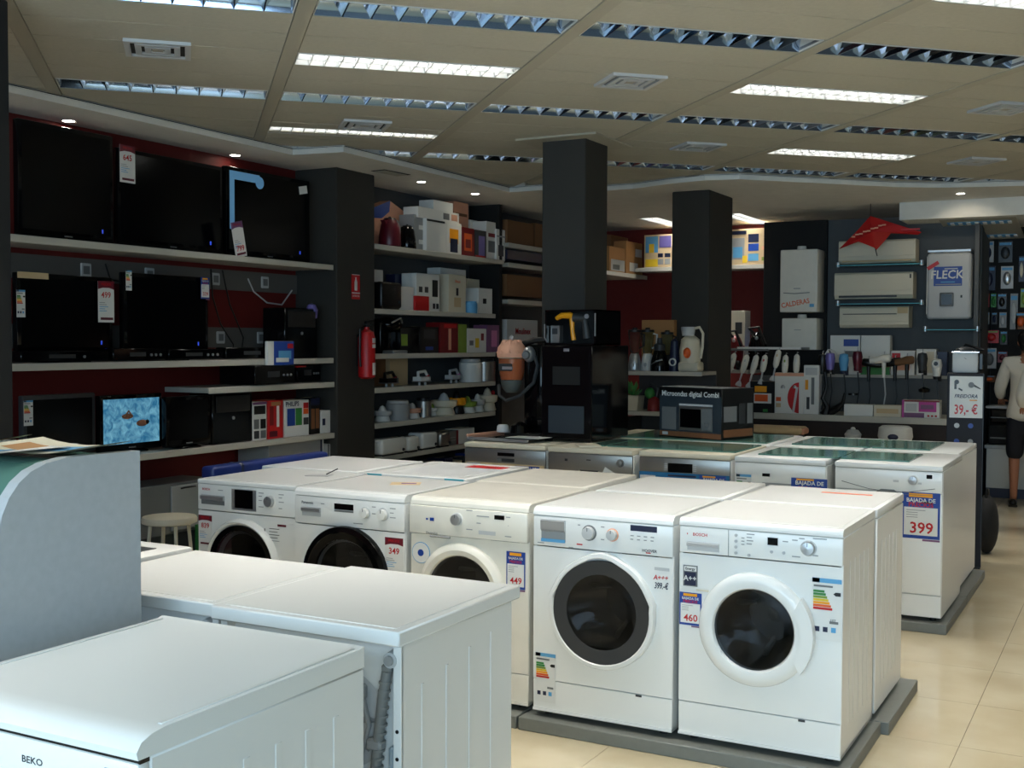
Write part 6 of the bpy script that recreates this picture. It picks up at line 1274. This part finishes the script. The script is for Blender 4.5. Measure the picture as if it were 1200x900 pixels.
    S1 = dict(hem=((0,0,.80),(.205,.165)), hip=((0,0,.92),(.19,.15)), **S1); S1['collar'] = ((0,0,1.45),.058); S1['sr'] = (J['sr'][0],.072); S1['er'] = (J['er'][0],.062)
    for a in 'lr':
        e, w = Vector(J['e'+a][0]), Vector(J['w'+a][0]); S1['c'+a] = (tuple(e.lerp(w, .8)), .046)
    skin('shirt', S1, [('hem','hip'), ('hip','waist'), ('waist','chest'), ('chest','upper'), ('upper','collar'), ('upper','sl'), ('sl','el'), ('el','cl'), ('upper','sr'), ('sr','er'), ('er','cr')], shirt, t, label='loose long sleeved white shirt')
    S2 = dict(top=((0,0,1.04),(.15,.115)), pelvis=((0,0,.86),(.175,.14)), hl=((-.085,0,.74),.105), hr=((.085,0,.74),.105), ml=((-.09,0,.58),.090), mr=((.095,0,.58),.090), kl=((-.095,.005,.44),.082), kr=((.10,.01,.44),.082))
    skin('shorts', S2, [('top','pelvis'), ('pelvis','hl'), ('hl','ml'), ('ml','kl'), ('pelvis','hr'), ('hr','mr'), ('mr','kr')], lower, t, label='dark knee length shorts')
    for a, x, y in (('l',-.10,.04), ('r',.115,.06)):
        G().prism([(y-.10,0), (y+.16,0), (y+.165,.02), (y-.105,.02)], 'x', x-.04, x+.04, 'black').sph((x,y+.10,.035), (.042,.07,.03), 'black', 14, 8).sph((x,y-.06,.04), (.038,.05,.035), 'black', 14, 8).put('shoe', t)
    return t
p = onz(1200, 594, 0)
person('person seen from behind in a white shirt and dark knee length shorts at the counter', (p.x, p.y, 0), .10)
q = onz(1231, 624, 0)
person('second person in white clothing, cut off by the right edge', (q.x, q.y, 0), .1, lower='shirt')

# ================================================================== nest small pieces under the part they sit on
NEST = {'control_panel': ('knob','display','button','buttons','detergent_drawer','drawer_grip','brand_lettering','panel_print','button_row','panel_gap'),
        'door': ('door_frame','door_glass','door_handle','door_seal','door_stickers','door_grip','handle_recess','protective_film'),
        'casing': ('badge','standby_light','knobs','power_button','drive_bay','paper_slot','brand_mark','red_strip','lock'), 'case': ('power_button','drive_bay'), 'stand_base': ('stand_neck',),
        'worktop': ('top_print','top_leaflet','tape'), 'box_body': ('tape_strip','printed_front','printed_side','printed_lid','red_print'), 'housing': ('reflector','lamp_tube'),
        'back_cover': ('cover_spokes',), 'drain_hose': ('hose_elbow',), 'cabinet_door': ('handle',), 'bin_top': ('cyclone_cones',), 'clear_bin': ('bin_badge','bin_cone'), 'vent_frame': ('centre_plate',),
        'lid': ('lid_knob',), 'motor_base': ('dial',), 'card': ('header','hook'), 'cylinder': ('instruction_label',)}
base = lambda o: o.name.split('.')[0]
for t in [o for o in bpy.data.objects if o.type == 'EMPTY' and not o.parent]:
    if base(t) == 'ceiling_luminaire': pass
    ch = {}
    for c in t.children:
        if base(c) == 'door_ring': c.name = 'door'
        ch.setdefault(base(c), []).append(c)
    for k, names in NEST.items():
        if k not in ch: continue
        for n in names:
            for c in ch.get(n, []):
                if c.parent == t and c is not ch[k][0]: c.parent = ch[k][0]
